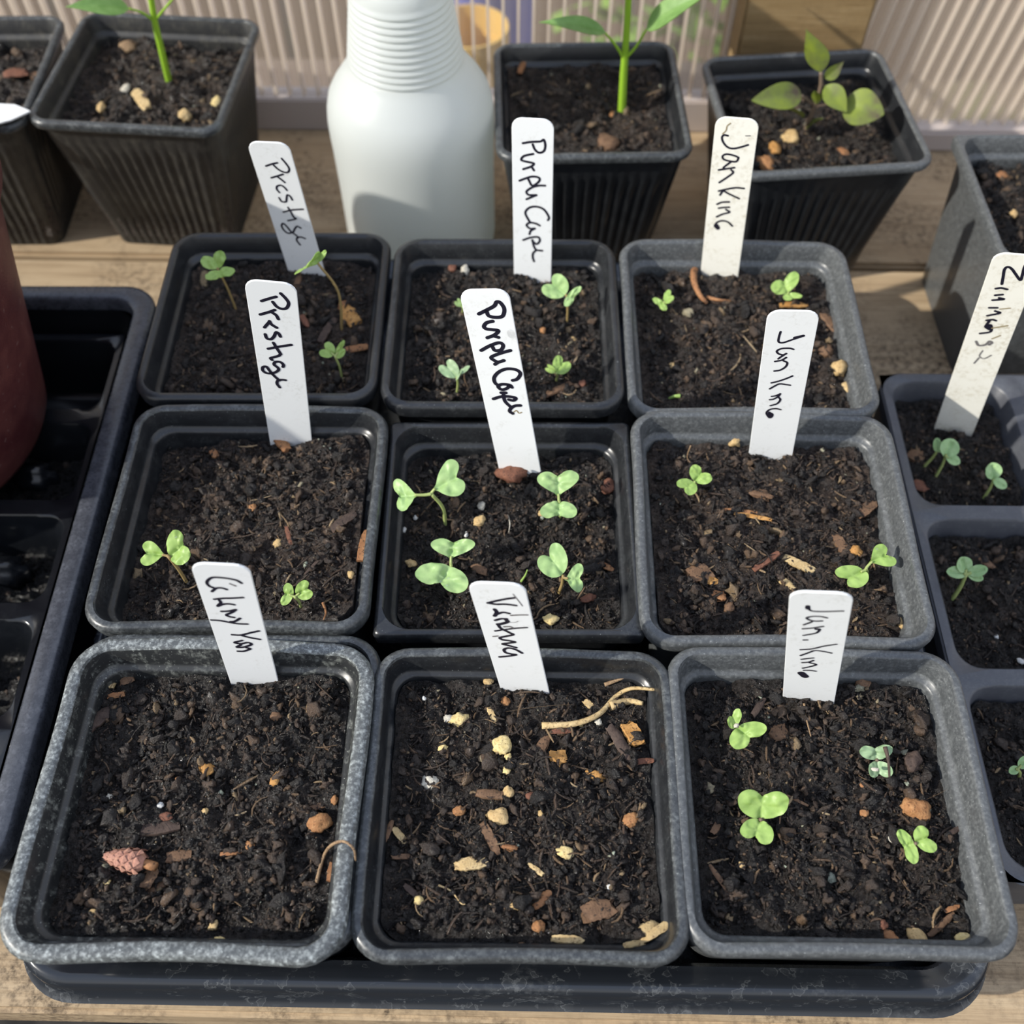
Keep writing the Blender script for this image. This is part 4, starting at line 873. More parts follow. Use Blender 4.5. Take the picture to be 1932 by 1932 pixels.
seedling('T01', (1797, 1130), (1822, 1085), .013, [(r_, (1824, 1082), (1786, 1078), .6, 0, .001), (r_, (1824, 1080), (1814, 1051), 1.0, 0, .004), (r_, (1826, 1082), (1864, 1072), .62, 0, .003), (r_, (1826, 1085), (1856, 1092), .55, 0, -.001)], 'leaf_round', 'clustered seedling with four overlapping round leaves in the middle cell', 'stem', .0008, group=TG)
seedling('T00', (1922, 1466), (1920, 1452), .008, [(r_, (1922, 1448), (1904, 1458), .8, 0, -.001), (r_, (1922, 1448), (1946, 1428), .75, 0, .003)], 'leaf_round', 'seedling cut by the picture edge in the front cell', 'stem', .0006, group=TG)
# slim green shoot
P = on_soil('E', 982, 1099); Q = at(995, 1075, P[2] + .006)
V, Fc = tube(spline([P - [0, 0, .002], P, (P + Q) / 2 + [.0004, 0, .0004], Q], 5) - P, np.linspace(.0006, .0002, 16), 7)
tag(link('grass_shoot', mesh('grass_shoot', V, Fc, M['leaf_lime']), None, P), 'slim green shoot poking up just behind the smudged label', 'shoot')
P = on_soil('I', 1262, 752); Q = at(1284, 747, P[2] + .002)
V, Fc = tube(spline([P, (P + Q) / 2 + [0, 0, .0006], Q], 5) - P, np.linspace(.0005, .0008, 11), 7)
tag(link('grass_shoot', mesh('grass_shoot', V, Fc, M['leaf_lime']), None, P), 'fleck of green shoot at the near rim of the soil-splashed pot', 'shoot')

# ================================================================== OLDER PLANTS ALONG THE GLAZING
def blade(name, B, T, width, mat, parent, org, droop=.12, fold=.16, roll=0.0, wavy=.0, pw=(.62, 1.15)):
    B, T = np.array(B, float), np.array(T, float); U = T - B; S = unit(np.cross([0, 0, 1], U)); Nn = unit(np.cross(U, S))
    S = S * math.cos(roll) + Nn * math.sin(roll); Nn = unit(np.cross(U, S)); L = np.linalg.norm(U)
    nu, nv = 22, 9; V = []
    for i in range(nu):
        t = i / (nu - 1); wd = width / 2 * max(math.sin(PI * t ** pw[0]) ** pw[1], .012)
        for j in range(nv):
            s_ = -1 + 2 * j / (nv - 1)
            V.append(B + U * t + S * wd * s_ + Nn * (abs(s_) * wd * fold * 2 + droop * L * (math.sin(PI * t * .9)) * .5 + wavy * L * math.sin(t * 15 + s_ * 2) * abs(s_)))
    Fc = [(i * nv + j, i * nv + j + 1, (i + 1) * nv + j + 1, (i + 1) * nv + j) for i in range(nu - 1) for j in range(nv - 1)]
    V = np.array(V) - org; n = len(V); N3 = Nn * .00018
    A = np.vstack([V + N3, V - N3]); F2 = Fc + [tuple(i + n for i in f[::-1]) for f in Fc]
    lo = link(name, mesh(name, A, F2, M[mat], sharp=60), parent)
    return lo
def stalk(pts, r0, r1, mat, parent, org, name='leaf_stalk'):
    P = spline(pts, 6) - org; V, Fc = tube(P, np.linspace(r0, r1, len(P)), 8); return link(name, mesh(name, V, Fc, M[mat]), parent)
# pepper by the planter
B = on_soil('N', 318, 150); yN = B[1]
pp = empty('pepper_plant', B); tag(pp, 'pepper plant with one pale leaf pointing left, in the earthy ribbed pot', 'plant', 'pepper plants')
Y = lambda px, py, dy=0: at_y(px, py, yN + dy)
stalk([B - [0, 0, .006], B, Y(304, 92), Y(292, 40), Y(284, -10), Y(276, -70)], .0018, .0013, 'stem_green', pp, B, 'stem')
n1 = Y(291, 40); l0 = Y(243, 16, -.004); stalk([n1, Y(268, 24, -.002), l0], .0007, .0005, 'stem_green', pp, B)
blade('leaf', l0, Y(124, 14, -.012), .0100, 'leaf_pepper', pp, B, droop=.10, roll=-.5)
l1 = Y(326, -2, -.002); stalk([n1, Y(306, 22, -.001), l1], .0007, .0005, 'stem_green', pp, B)
blade('leaf', l1, Y(350, -80, .0), .012, 'leaf_pepper', pp, B, roll=-.4)
tp = Y(276, -70)
for a_ in range(4): blade('leaf', tp, tp + np.array([.03 * math.cos(a_ * 1.6 + .4), .03 * math.sin(a_ * 1.6 + .4), .014]), .012, 'leaf_pepper', pp, B)
# pepper by the bottle
B = on_soil('J', 1173, 212); yN = B[1]
pp = empty('pepper_plant', B); tag(pp, 'pepper plant with two drooping leaves spread either side, beside the spray bottle', 'plant', 'pepper plants')
stalk([B - [0, 0, .006], B, Y(1176, 150), Y(1179, 105), Y(1184, 30), Y(1188, -60)], .0021, .0013, 'stem_green', pp, B, 'stem')
n1 = Y(1178, 112); l0 = Y(1142, 62, -.004); stalk([n1, Y(1163, 88, -.002), l0], .0008, .0005, 'stem_green', pp, B)
blade('leaf', l0, Y(1016, 44, -.006), .0085, 'leaf_pepper', pp, B, droop=.14, roll=-.35)
l1 = Y(1220, 55, -.004); stalk([n1, Y(1200, 88, -.002), l1], .0008, .0005, 'stem_green', pp, B)
blade('leaf', l1, Y(1345, -14, -.010), .0125, 'leaf_pepper', pp, B, droop=.10, roll=.4)
tp = Y(1188, -60)
for a_ in range(4): blade('leaf', tp, tp + np.array([.03 * math.cos(a_ * 1.6 + .2), .03 * math.sin(a_ * 1.6 + .2), .014]), .012, 'leaf_pepper', pp, B)
# purple-leaved plant
B = on_soil('K', 1520, 245); yN = B[1]
pp = empty('herb_plant', B); tag(pp, 'small plant with olive and purple-tinged oval leaves, in front of the timber post', 'plant')
nd = Y(1537, 200, -.001); top = Y(1549, 136, .001)
stalk([B - [0, 0, .006], B, nd, Y(1548, 165, 0), top], .0013, .0008, 'stem_purple', pp, B, 'stem')
blade('leaf', top, Y(1521, 54, .004), .0105, 'leaf_olive', pp, B, roll=1.45, droop=-.05, fold=.22)
blade('leaf', Y(1556, 148, .001), Y(1592, 115, .004), .0060, 'leaf_olive', pp, B, roll=1.1)
l0 = Y(1512, 180, -.003); stalk([nd, Y(1525, 190, -.002), l0], .0007, .0006, 'stem_purple', pp, B)
blade('leaf', l0, Y(1417, 190, -.010), .0118, 'leaf_olive', pp, B, droop=.10, roll=-.75, pw=(.75, .8))
blade('leaf', Y(1557, 162, -.001), Y(1597, 212, -.010), .0095, 'leaf_olive', pp, B, roll=.7, pw=(.7, .9))
l1 = Y(1590, 200, -.004); stalk([nd, Y(1565, 196, -.002), l1], .0007, .0006, 'stem_purple', pp, B)
blade('leaf', l1, Y(1668, 216, -.012), .0165, 'leaf_olive', pp, B, roll=.7, pw=(.8, .75))
blade('leaf', Y(1522, 243, -.001), Y(1554, 224, -.006), .0048, 'leaf_olive', pp, B, roll=.2)
blade('leaf', Y(1540, 196, -.002), Y(1536, 172, -.008), .0045, 'leaf_olive', pp, B, roll=.2)
blade('leaf', Y(1516, 222, -.002), Y(1474, 204, -.004), .0060, 'leaf_olive', pp, B, roll=.5)

# ================================================================== BITS LYING ON THE SOIL
def frame(P, px, py, ang):
    a = R(ang); Q = at(px + 10 * math.cos(a), py - 10 * math.sin(a), P[2]) - P; Q[2] = 0; X = unit(Q); Yv = np.array([-X[1], X[0], 0]); return X, Yv
def stone_mesh(L, W, T, mat, rs, facet=.16):
    b = bmesh.new(); bmesh.ops.create_icosphere(b, subdivisions=3, radius=1)
    V = np.array([v.co[:] for v in b.verts]); Fc = [[v.index for v in f.verts] for f in b.faces]; b.free()
    s0 = rs.randint(1000)
    n = .5 * (vnoise(V[:, 0] * 1.7 + 7, V[:, 1] * 1.7 + V[:, 2] * 1.1 + 3, s0) + vnoise(V[:, 2] * 1.9 + 2, V[:, 0] * 1.9 - V[:, 1] + 8, s0 + 5)) - .5
    n2 = vnoise(V[:, 0] * 5 + 7, V[:, 1] * 5 + V[:, 2] * 3, s0 + 9) - .5
    V = V * (1 + n * facet * 4.2 + n2 * facet * 1.6)[:, None]
    return V * np.array([L / 2, W / 2, T / 2]), Fc
def sliver_mesh(L, W, T, rs, curve=0.0, split=False):
    """split piece of wood or bark: grooved, tapering, ragged at the ends"""
    n, k = 14, 8; V = []
    gro = rs.uniform(-.25, .25, k); e0, e1 = rs.uniform(.45, .9), rs.uniform(.35, .9)
    for i in range(n):
        t = i / (n - 1); s_ = e0 + (1 - e0) * min(t * 4, 1); s_ = min(s_, e1 + (1 - e1) * min((1 - t) * 4, 1)); wob = rs.uniform(-.05, .05)
        for j in range(k):
            a = 2 * PI * j / k; ca, sa = math.cos(a), math.sin(a)
            rx = abs(ca) ** .6 * np.sign(ca) * (1 + gro[j] * .5); rz = abs(sa) ** .6 * np.sign(sa) * (1 + gro[j])
            xx = (t - .5) * L + (rs.uniform(-.09, .09) * W * 2 if i in (0, n - 1) else 0)
            V.append((xx, W / 2 * s_ * rx + wob * W + curve * L * (4 * (t - .5) ** 2 - .5), T / 2 * s_ * rz + T * .15 * math.sin(t * 5)))
    Fc = [(i * k + j, i * k + (j + 1) % k, (i + 1) * k + (j + 1) % k, (i + 1) * k + j) for i in range(n - 1) for j in range(k)]
    Fc += [tuple(range(k - 1, -1, -1)), tuple((n - 1) * k + j for j in range(k))]
    return np.array(V), Fc
BITN = [0]
def bit_on(key, kind, px, py, L, W, ang, mat, label, curve=0.0, up=.12, tiltx=0.0, dz=0.0):
    BITN[0] += 1; rs = np.random.RandomState(900 + BITN[0])
    P = on_soil(key, px, py)
    if dz: P = at(px, py, P[2] + dz)
    s = scale_at(P); X, Yv = frame(P, px, py, ang); Lm, Wm = L / s, W / s
    fy = np.linalg.norm((at(px, py - 10, P[2]) - P)) * s / 10       # ground is foreshortened away from the camera
    fx = abs(math.cos(R(ang))); Lm *= fx + (1 - fx) * fy; Wm *= (1 - fx) + fx * fy
    if kind == 'pebble':
        T = min(Lm, Wm) * .72; V, Fc = stone_mesh(Lm, Wm, T, mat, rs); cat, grp = 'stone', 'pebbles on the potting soil'
    else:
        T = min(Wm * .5, .0016); V, Fc = sliver_mesh(Lm, Wm, max(T, .0005), rs, curve); cat, grp = ('wood bit', 'wood and bark bits on the potting soil')
    Z = np.array([0, 0, 1.0]); Xt = X * math.cos(tiltx) + Z * math.sin(tiltx); Zt = np.cross(Xt, Yv)
    V = V @ np.stack([Xt, Yv, Zt])
    o = link(kind, mesh(kind, V, Fc, M[mat], sharp=None if kind == 'pebble' else 50), None, P + np.array([0, 0, T * (up + .12 * (kind == 'pebble')) + .0004 * (kind != 'pebble')])); tag(o, label, cat, grp)
    return o
A_, B_, C_, D_, E_, F_, G_, H_ = ' in the chalk-stained pot', ' in the pebbly pot', ' in the four-seedling pot', ' in the pot behind the chalk-stained one', ' in the sharp-cornered pot', ' in the two-seedling pot by the cell tray', ' in the shiny pot by the planter', ' in the pot before the spray bottle'
p, c = 'pebble', 'bark_chip'
for row in [
 ('A', c, 290, 1566, 100, 24, 10, 'bark', 'long flat dark bark strip above the pinkish bud' + A_), ('A', c, 308, 1668, 98, 17, 28, 'brown', 'slanting brown stick below the pinkish bud' + A_),
 ('A', c, 282, 1655, 44, 26, 62, 'brown', 'short brown chip tucked under the pinkish bud' + A_), ('A', p, 603, 1553, 34, 46, 80, 'orange', 'oval orange-tan stone near the right wall' + A_),
 ('A', p, 312, 1543, 30, 16, 0, 'red', 'reddish pebble beside the long dark bark strip' + A_), ('A', p, 391, 1452, 30, 22, 10, 'amber', 'amber lump on the dark soil below the middle' + A_),
 ('A', c, 521, 1470, 28, 17, 55, 'amber', 'glossy amber-brown chip right of the middle' + A_), ('A', p, 413, 1776, 25, 19, 5, 'yellow', 'yellow pebble at the near rim' + A_),
 ('A', p, 403, 1746, 21, 19, 40, 'straw', 'tan pebble just behind the yellow one at the near rim' + A_), ('A', p, 176, 1722, 12, 18, 80, 'tan', 'small tan pebble near the near left corner' + A_),
 ('A', p, 203, 1663, 10, 13, 60, 'yellow', 'tiny yellow pebble under the tip of the pinkish bud' + A_), ('A', p, 471, 1595, 18, 17, 0, 'orange', 'small round orange pebble right of the middle' + A_),
 ('A', c, 440, 1610, 46, 9, 8, 'rust', 'thin orange sliver left of the small round orange pebble' + A_), ('A', c, 628, 1640, 46, 17, 75, 'rust', 'orange bark flake standing against the right wall' + A_),
 ('A', c, 595, 1525, 58, 11, 18, 'brown', 'brown stick behind the oval orange-tan stone' + A_), ('A', p, 632, 1510, 14, 16, 0, 'orange', 'orange bead at the end of the brown stick' + A_),
 ('A', p, 208, 1506, 14, 14, 0, 'pale', 'pale grit grain near the left wall' + A_), ('A', p, 303, 1520, 13, 13, 40, 'white', 'whitish grain above the reddish pebble' + A_), ('A', p, 387, 1531, 12, 12, 40, 'tan', 'tan grain right of the long dark bark strip' + A_),
 ('A', p, 337, 1470, 10, 10, 0, 'orange', 'tiny orange grain left of the amber lump' + A_), ('A', c, 338, 1617, 42, 22, 10, 'brown', 'grey-brown crumb of bark right of the pinkish bud' + A_),
 ('A', c, 184, 1361, 74, 30, 40, 'bark', 'broad dark bark flake near the left wall' + A_), ('A', c, 275, 1262, 22, 14, 20, 'straw', 'straw-coloured chip at the far edge' + A_), ('A', c, 362, 1262, 26, 12, -10, 'amber', 'amber chip at the far edge right of the straw one' + A_),
 ('A', c, 222, 1268, 32, 15, 35, 'rust', 'rusty flake in the far left corner' + A_), ('A', c, 240, 1286, 26, 13, 20, 'brown', 'brown flake in the far left corner' + A_), ('A', c, 205, 1292, 24, 12, -15, 'straw', 'pale straw flake in the far left corner' + A_), ('A', c, 220, 1313, 30, 10, 10, 'rust', 'thin rusty flake nearest the middle of the far left corner' + A_), ('A', p, 178, 1312, 16, 12, 0, 'straw', 'tan seed-like grain in the far left corner' + A_),
 ('A', p, 478, 1262, 22, 15, 0, 'orange', 'orange-brown lump beside the foot of the label' + A_), ('A', p, 520, 1352, 20, 16, 0, 'brown', 'brown lump right of the middle towards the back' + A_),
 ('B', p, 868, 1360, 36, 25, 10, 'yellow', 'pair-shaped cream stone at the back left of the soil' + B_), ('B', p, 846, 1358, 20, 18, 0, 'pale', 'dull pale stone touching the cream stone' + B_), ('B', p, 949, 1410, 36, 36, 20, 'yellow', 'knobbly yellow lump of stone in the back half' + B_),
 ('B', p, 959, 1429, 14, 14, 0, 'yellow', 'small yellow bead just below the knobbly yellow lump' + B_), ('B', p, 956, 1454, 16, 15, 0, 'yellow', 'second yellow bead below the knobbly yellow lump' + B_), ('B', p, 811, 1478, 27, 33, 80, 'pale', 'round pale grey stone left of the middle' + B_),
 ('B', p, 940, 1541, 40, 33, -35, 'tan', 'largest tan-orange stone at the middle of the soil' + B_), ('B', p, 960, 1496, 22, 22, 40, 'tan', 'tan stone above the largest stone' + B_), ('B', p, 866, 1531, 24, 18, 20, 'orange', 'orange stone left of the largest stone' + B_),
 ('B', p, 1066, 1610, 22, 32, 70, 'yellow', 'pale yellow pointed stone right of the middle' + B_), ('B', p, 791, 1700, 20, 18, 0, 'yellow', 'cream stone at the end of a dark twig, near left' + B_), ('B', p, 1121, 1465, 22, 44, 80, 'amber', 'amber twisted lump towards the right wall' + B_),
 ('B', p, 953, 1325, 16, 20, 60, 'orange', 'pinkish-orange pebble in front of the label' + B_), ('B', p, 835, 1412, 20, 12, 15, 'yellow', 'flat cream pebble left of the knobbly yellow lump' + B_), ('B', p, 1002, 1503, 15, 18, 80, 'red', 'reddish pebble right of the tan stone' + B_),
 ('B', p, 1190, 1549, 36, 26, 5, 'orange', 'rusty brown stone near the right wall' + B_), ('B', p, 1016, 1748, 22, 24, 40, 'orange', 'pinkish-tan stone near the front' + B_), ('B', p, 976, 1706, 30, 24, 10, 'tan', 'rough tan lump left of the reddish chip' + B_),
 ('B', p, 705, 1746, 12, 14, 0, 'pale', 'pale grain in the near left corner' + B_), ('B', p, 1097, 1368, 12, 10, 0, 'yellow', 'cream grain beside the straw stalk' + B_), ('B', p, 1129, 1363, 14, 12, 0, 'pale', 'pale grain among the straw stalk fibres' + B_), ('B', p, 1021, 1534, 12, 13, 0, 'tan', 'tiny tan bead right of the largest stone' + B_), ('B', p, 1150, 1674, 10, 10, 0, 'white', 'tiny whitish grain near the right side' + B_), ('B', p, 800, 1318, 8, 8, 0, 'white', 'tiny white bead in the back left corner' + B_),
 ('B', c, 890, 1631, 64, 28, 8, 'straw', 'pale brown wood block left of the middle front' + B_), ('B', c, 1022, 1699, 44, 18, 42, 'rust', 'reddish wood chip near the front' + B_), ('B', c, 1196, 1386, 46, 32, -55, 'amber', 'large amber bark shard by the right wall' + B_),
 ('B', c, 1072, 1773, 62, 17, -4, 'straw', 'flat pale straw stick at the near edge' + B_), ('B', c, 1240, 1758, 78, 18, 33, 'straw', 'long pale split wood at the near right corner' + B_), ('B', c, 1222, 1752, 44, 24, 28, 'straw', 'brown-edged wood splinter lying on the long pale one' + B_), ('B', c, 1196, 1782, 40, 13, 10, 'straw', 'short pale splinter at the near right corner' + B_),
 ('B', c, 1130, 1718, 56, 44, 15, 'brown', 'broad brown bark plate near the front right' + B_), ('B', c, 1173, 1408, 84, 22, -58, 'bark', 'dark bark stick beside the amber shard' + B_), ('B', c, 1020, 1415, 56, 20, 62, 'brown', 'brown bark stick left of the rusty patch' + B_), ('B', c, 1050, 1430, 24, 34, 80, 'amber', 'rusty brown bark square in the back half' + B_),
 ('B', c, 925, 1582, 64, 20, -62, 'brown', 'grey-brown bark strip below the largest stone' + B_), ('B', c, 928, 1350, 30, 11, -65, 'straw', 'pale straw bit between cream stone and pinkish pebble' + B_), ('B', c, 755, 1577, 38, 15, -50, 'straw', 'tan curved chip near the left wall' + B_), ('B', c, 733, 1570, 44, 12, 70, 'brown', 'brown chip leaning beside the tan curved chip' + B_),
 ('B', c, 770, 1617, 62, 11, 3, 'brown', 'brown straw bit lying level near the left wall' + B_), ('B', c, 1010, 1640, 36, 10, -40, 'straw', 'tiny pale splinter right of the wood block' + B_), ('B', c, 1214, 1437, 36, 10, 5, 'red', 'red-brown twig bit by the right wall' + B_), ('B', c, 1060, 1380, 40, 10, 3, 'red', 'dark red bark sliver behind the rusty bark square' + B_),
 ('B', c, 776, 1682, 34, 13, -40, 'bark', 'dark twig leading to the cream stone, near left' + B_), ('B', c, 922, 1286, 18, 14, 40, 'tan', 'tan chip at the foot of the label' + B_), ('B', c, 955, 1292, 24, 8, 0, 'rust', 'rusty sliver at the foot of the label' + B_), ('B', c, 1110, 1330, 22, 12, -35, 'straw', 'cream husk behind the straw stalk' + B_), ('B', c, 975, 1788, 30, 14, 20, 'brown', 'brown bark lump at the near rim' + B_), ('B', c, 925, 1500, 50, 20, -3, 'brown', 'brown bark plate just above the largest stone' + B_), ('B', c, 962, 1600, 10, 32, 85, 'rust', 'small rusty splinter right of the bark strip' + B_),
 ('C', p, 1724, 1527, 62, 42, -28, 'orange', 'big orange pitted stone' + C_), ('C', p, 1726, 1768, 42, 34, -40, 'tan', 'tan stone at the near rim' + C_), ('C', p, 1820, 1776, 42, 28, -15, 'yellow', 'cream knobbly stone in the near right corner' + C_), ('C', p, 1676, 1768, 36, 22, -30, 'rust', 'reddish stone left of the tan one' + C_), ('C', p, 1663, 1745, 22, 18, 0, 'red', 'small red stone behind the tan one' + C_),
 ('C', p, 1634, 1484, 14, 24, 70, 'rust', 'small rusty pebble left of the big orange stone' + C_), ('C', p, 1630, 1534, 20, 15, 0, 'orange', 'orange pebble left of the big orange stone' + C_), ('C', p, 1398, 1632, 13, 12, 40, 'tan', 'tan grain below the largest seedling' + C_), ('C', p, 1682, 1585, 16, 10, -40, 'pale', 'cream seed husk beside the four-lobed seedling' + C_),
 ('C', p, 1720, 1440, 38, 30, 70, 'bark', 'dark lump right of the dull seedling' + C_), ('C', c, 1430, 1335, 42, 12, 55, 'bark', 'narrow dark strip pointing from the seedling towards the short label' + C_), ('C', c, 1470, 1383, 34, 30, 30, 'brown', 'rusty brown bark beside the white-hearted seedling' + C_), ('C', c, 1350, 1562, 26, 14, 60, 'brown', 'brown chip left of the largest seedling' + C_), ('C', c, 1360, 1664, 72, 10, -55, 'brown', 'slanting brown stick near the left wall' + C_), ('C', c, 1775, 1745, 70, 14, 42, 'brown', 'forked brown twig near the near right corner' + C_), ('C', c, 1795, 1715, 30, 10, 20, 'rust', 'rusty bit above the forked twig' + C_), ('C', c, 1797, 1570, 34, 9, 30, 'bark', 'black twig touching the right wall' + C_), ('C', c, 1500, 1510, 50, 6, -25, 'brown', 'thin twig starting at the largest seedling' + C_), ('C', p, 1560, 1292, 26, 20, 0, 'red', 'brown lump at the foot of the short label' + C_), ('C', p, 1625, 1290, 30, 24, 0, 'brown', 'brown lump right of the short label' + C_),  # a narrow dark strip runs from the white-hearted seedling towards the label
 ('D', p, 526, 1026, 20, 14, 25, 'tan', 'single tan grain near the middle' + D_), ('D', c, 686, 1030, 60, 16, 78, 'rust', 'reddish bark strip against the right wall' + D_), ('D', c, 545, 1012, 38, 8, -75, 'red', 'dark red splinter right of the tan grain' + D_), ('D', c, 650, 985, 56, 18, 35, 'bark', 'grey-black bark stick by the right wall' + D_), ('D', c, 530, 835, 44, 17, -50, 'rust', 'rusty bark bit at the foot of the label' + D_), ('D', c, 405, 858, 18, 12, -50, 'rust', 'orange chip at the far left of the soil' + D_), ('D', p, 478, 960, 16, 13, 0, 'orange', 'pinkish grain left of the middle' + D_), ('D', p, 663, 1086, 14, 14, 0, 'tan', 'tan bead near the right wall' + D_), ('D', c, 600, 1060, 70, 6, 45, 'bark', 'thin black twig leading to the right wall' + D_), ('D', c, 612, 1128, 26, 5, 70, 'brown', 'short brown stalk near the small seedling' + D_),
 ('E', p, 968, 897, 52, 38, 0, 'red', 'lumpy red-brown stone at the foot of the tilted label' + E_), ('E', p, 1146, 922, 28, 26, 0, 'red', 'dark red stone by the right wall' + E_), ('E', p, 906, 985, 24, 18, 45, 'tan', 'tan stone left of the middle' + E_), ('E', p, 1038, 1170, 30, 18, 0, 'yellow', 'crumbly yellow lump beside the smudged label' + E_), ('E', p, 909, 955, 14, 16, 0, 'pale', 'pale grain above the tan stone' + E_), ('E', p, 763, 1001, 9, 9, 0, 'white', 'white bead near the left wall' + E_), ('E', p, 784, 977, 9, 9, 0, 'white', 'white bead below the far-left leaf' + E_), ('E', p, 879, 1009, 9, 9, 0, 'white', 'white bead above the water-beaded seedling' + E_), ('E', c, 1138, 1068, 40, 12, -28, 'rust', 'orange-brown bark sliver towards the right wall' + E_), ('E', c, 905, 1076, 32, 14, -20, 'brown', 'brown chip between the two front seedlings' + E_), ('E', p, 776, 1064, 22, 14, -20, 'tan', 'dull tan pebble near the left wall' + E_), ('E', c, 940, 984, 48, 6, -3, 'brown', 'thin brown twig lying level at the middle' + E_), ('E', p, 1110, 1130, 30, 15, 20, 'red', 'reddish bark lump below the pink-stemmed seedling' + E_), ('E', p, 1020, 970, 12, 10, 0, 'tan', 'tan grain left of the heart-leaved seedling' + E_),
 ('F', c, 1390, 968, 84, 10, -4, 'rust', 'long orange splinter across the middle' + F_), ('F', c, 1420, 976, 70, 7, -9, 'amber', 'thin amber splinter just below the long one' + F_), ('F', c, 1634, 962, 46, 22, 42, 'brown', 'brown bark chip towards the right wall' + F_), ('F', c, 1320, 1083, 44, 38, 10, 'brown', 'square brown bark plate at the left front' + F_), ('F', c, 1336, 1096, 42, 14, -10, 'amber', 'amber edge chip on the square bark plate' + F_), ('F', c, 1350, 1125, 16, 36, 85, 'rust', 'short rusty stick below the square bark plate' + F_), ('F', p, 1384, 833, 36, 26, 0, 'tan', 'tan pebbly lump at the back' + F_), ('F', c, 1512, 1070, 74, 18, -25, 'straw', 'frayed straw-coloured wood left of the spreading seedling' + F_), ('F', c, 1490, 1108, 56, 15, -35, 'straw', 'pale split wood just behind the short label' + F_), ('F', c, 1585, 1030, 42, 20, -60, 'brown', 'brown bark bit above the spreading seedling' + F_), ('F', p, 1614, 1042, 24, 18, 0, 'amber', 'tan fleck beside the spreading seedling' + F_), ('F', c, 1435, 935, 13, 42, 80, 'brown', 'upright brown bark bit behind the long splinter' + F_), ('F', p, 1700, 1178, 26, 20, 0, 'tan', 'tan crumb in the near right corner' + F_), ('F', p, 1480, 820, 26, 18, 0, 'brown', 'brown lump beside the foot of the label' + F_), ('F', p, 1376, 1148, 22, 18, 0, 'brown', 'brown lump beside the short rusty stick' + F_), ('F', c, 1445, 1060, 62, 12, 35, 'red', 'dark red split twig at the middle front' + F_),
 ('G', c, 662, 597, 44, 24, -55, 'amber', 'amber-orange flake beside the bent stem' + G_), ('G', c, 650, 578, 20, 14, 30, 'rust', 'rusty crumb above the amber flake' + G_), ('G', c, 618, 625, 56, 15, 60, 'bark', 'dark twig left of the amber flake' + G_), ('G', c, 560, 545, 60, 12, 80, 'brown', 'brown bark strip behind the label top' + G_), ('G', c, 575, 606, 30, 10, -60, 'red', 'red-brown splinter beside the label' + G_), ('G', c, 670, 660, 48, 10, 12, 'rust', 'pale rusty twig right of the small seedling' + G_),
 ('H', p, 877, 511, 15, 17, 0, 'pale', 'whitish stone at the back' + H_), ('H', p, 853, 508, 18, 14, 0, 'red', 'red-brown stone beside the whitish one' + H_), ('H', c, 1050, 738, 66, 11, 26, 'brown', 'tan root twig at the near edge' + H_), ('H', p, 1098, 727, 16, 14, 0, 'red', 'reddish stone beside the root twig' + H_), ('H', p, 1024, 624, 12, 12, 0, 'orange', 'orange grain right of the tilted label' + H_), ('H', c, 1085, 644, 20, 7, -45, 'tan', 'tan chip below the water-beaded seedling' + H_), ('H', c, 880, 482, 70, 9, -6, 'root', 'pale root along the back wall' + H_),
 ('I', c, 1497, 578, 52, 12, 0, 'amber', 'amber bark bit below the bright seedling in the soil-splashed pot'), ('I', c, 1565, 610, 44, 15, -50, 'brown', 'brown bark by the right wall of the soil-splashed pot'), ('I', p, 1269, 691, 12, 12, 0, 'tan', 'tan grain near the left wall of the soil-splashed pot'), ('I', c, 1610, 740, 44, 18, -40, 'straw', 'pale flake in the near right corner of the soil-splashed pot'), ('I', p, 1580, 700, 34, 26, 0, 'tan', 'earthy tan lump near the right wall of the soil-splashed pot'), ('I', p, 1555, 665, 30, 22, 0, 'brown', 'brown lump near the right wall of the soil-splashed pot'),
 ('K', c, 1519, 126, 48, 24, 5, 'amber', 'orange bark piece at the back of the purple-leaved pot'), ('K', p, 1490, 264, 28, 24, 30, 'tan', 'tan stone in front of the purple-leaved plant'), ('K', p, 1445, 312, 30, 26, 20, 'orange', 'orange-brown stone at the near rim of the purple-leaved pot'), ('K', p, 1460, 283, 22, 20, 0, 'amber', 'amber stone behind the near rim of the purple-leaved pot'), ('K', p, 1438, 146, 28, 24, 40, 'red', 'reddish stone at the back left of the purple-leaved pot'), ('K', c, 1590, 287, 22, 10, -35, 'rust', 'rusty crumb near the front of the purple-leaved pot'), ('K', p, 1537, 158, 18, 16, 0, 'amber', 'amber crumb behind the purple-leaved stem'),
 ('N', c, 267, 190, 48, 16, -55, 'straw', 'pale wood splinter in the earthy ribbed pot'), ('N', p, 410, 196, 22, 18, 0, 'yellow', 'cream stone near the right rim of the earthy ribbed pot'), ('N', p, 245, 92, 34, 16, 0, 'root', 'tan clod behind the pepper stem in the earthy ribbed pot'), ('N', p, 350, 222, 26, 16, 0, 'straw', 'tan lump at the near rim of the earthy ribbed pot'), ('N', p, 192, 205, 16, 16, 0, 'tan', 'tan crumb at the near left of the earthy ribbed pot'), ('N', p, 238, 172, 16, 20, 0, 'pale', 'dull pale lump beside the wood splinter in the earthy ribbed pot'),
 ('J', c, 985, 128, 30, 10, 70, 'rust', 'rusty twig at the far left of the pot beside the bottle'), ('J', p, 1083, 103, 14, 14, 0, 'amber', 'amber bead at the back of the pot beside the bottle'), ('J', p, 1145, 275, 40, 26, 0, 'brown', 'brown clod at the near rim of the pot beside the bottle'), ('J', p, 1155, 217, 12, 12, 0, 'orange', 'orange grain beside the pepper stem near the bottle'),
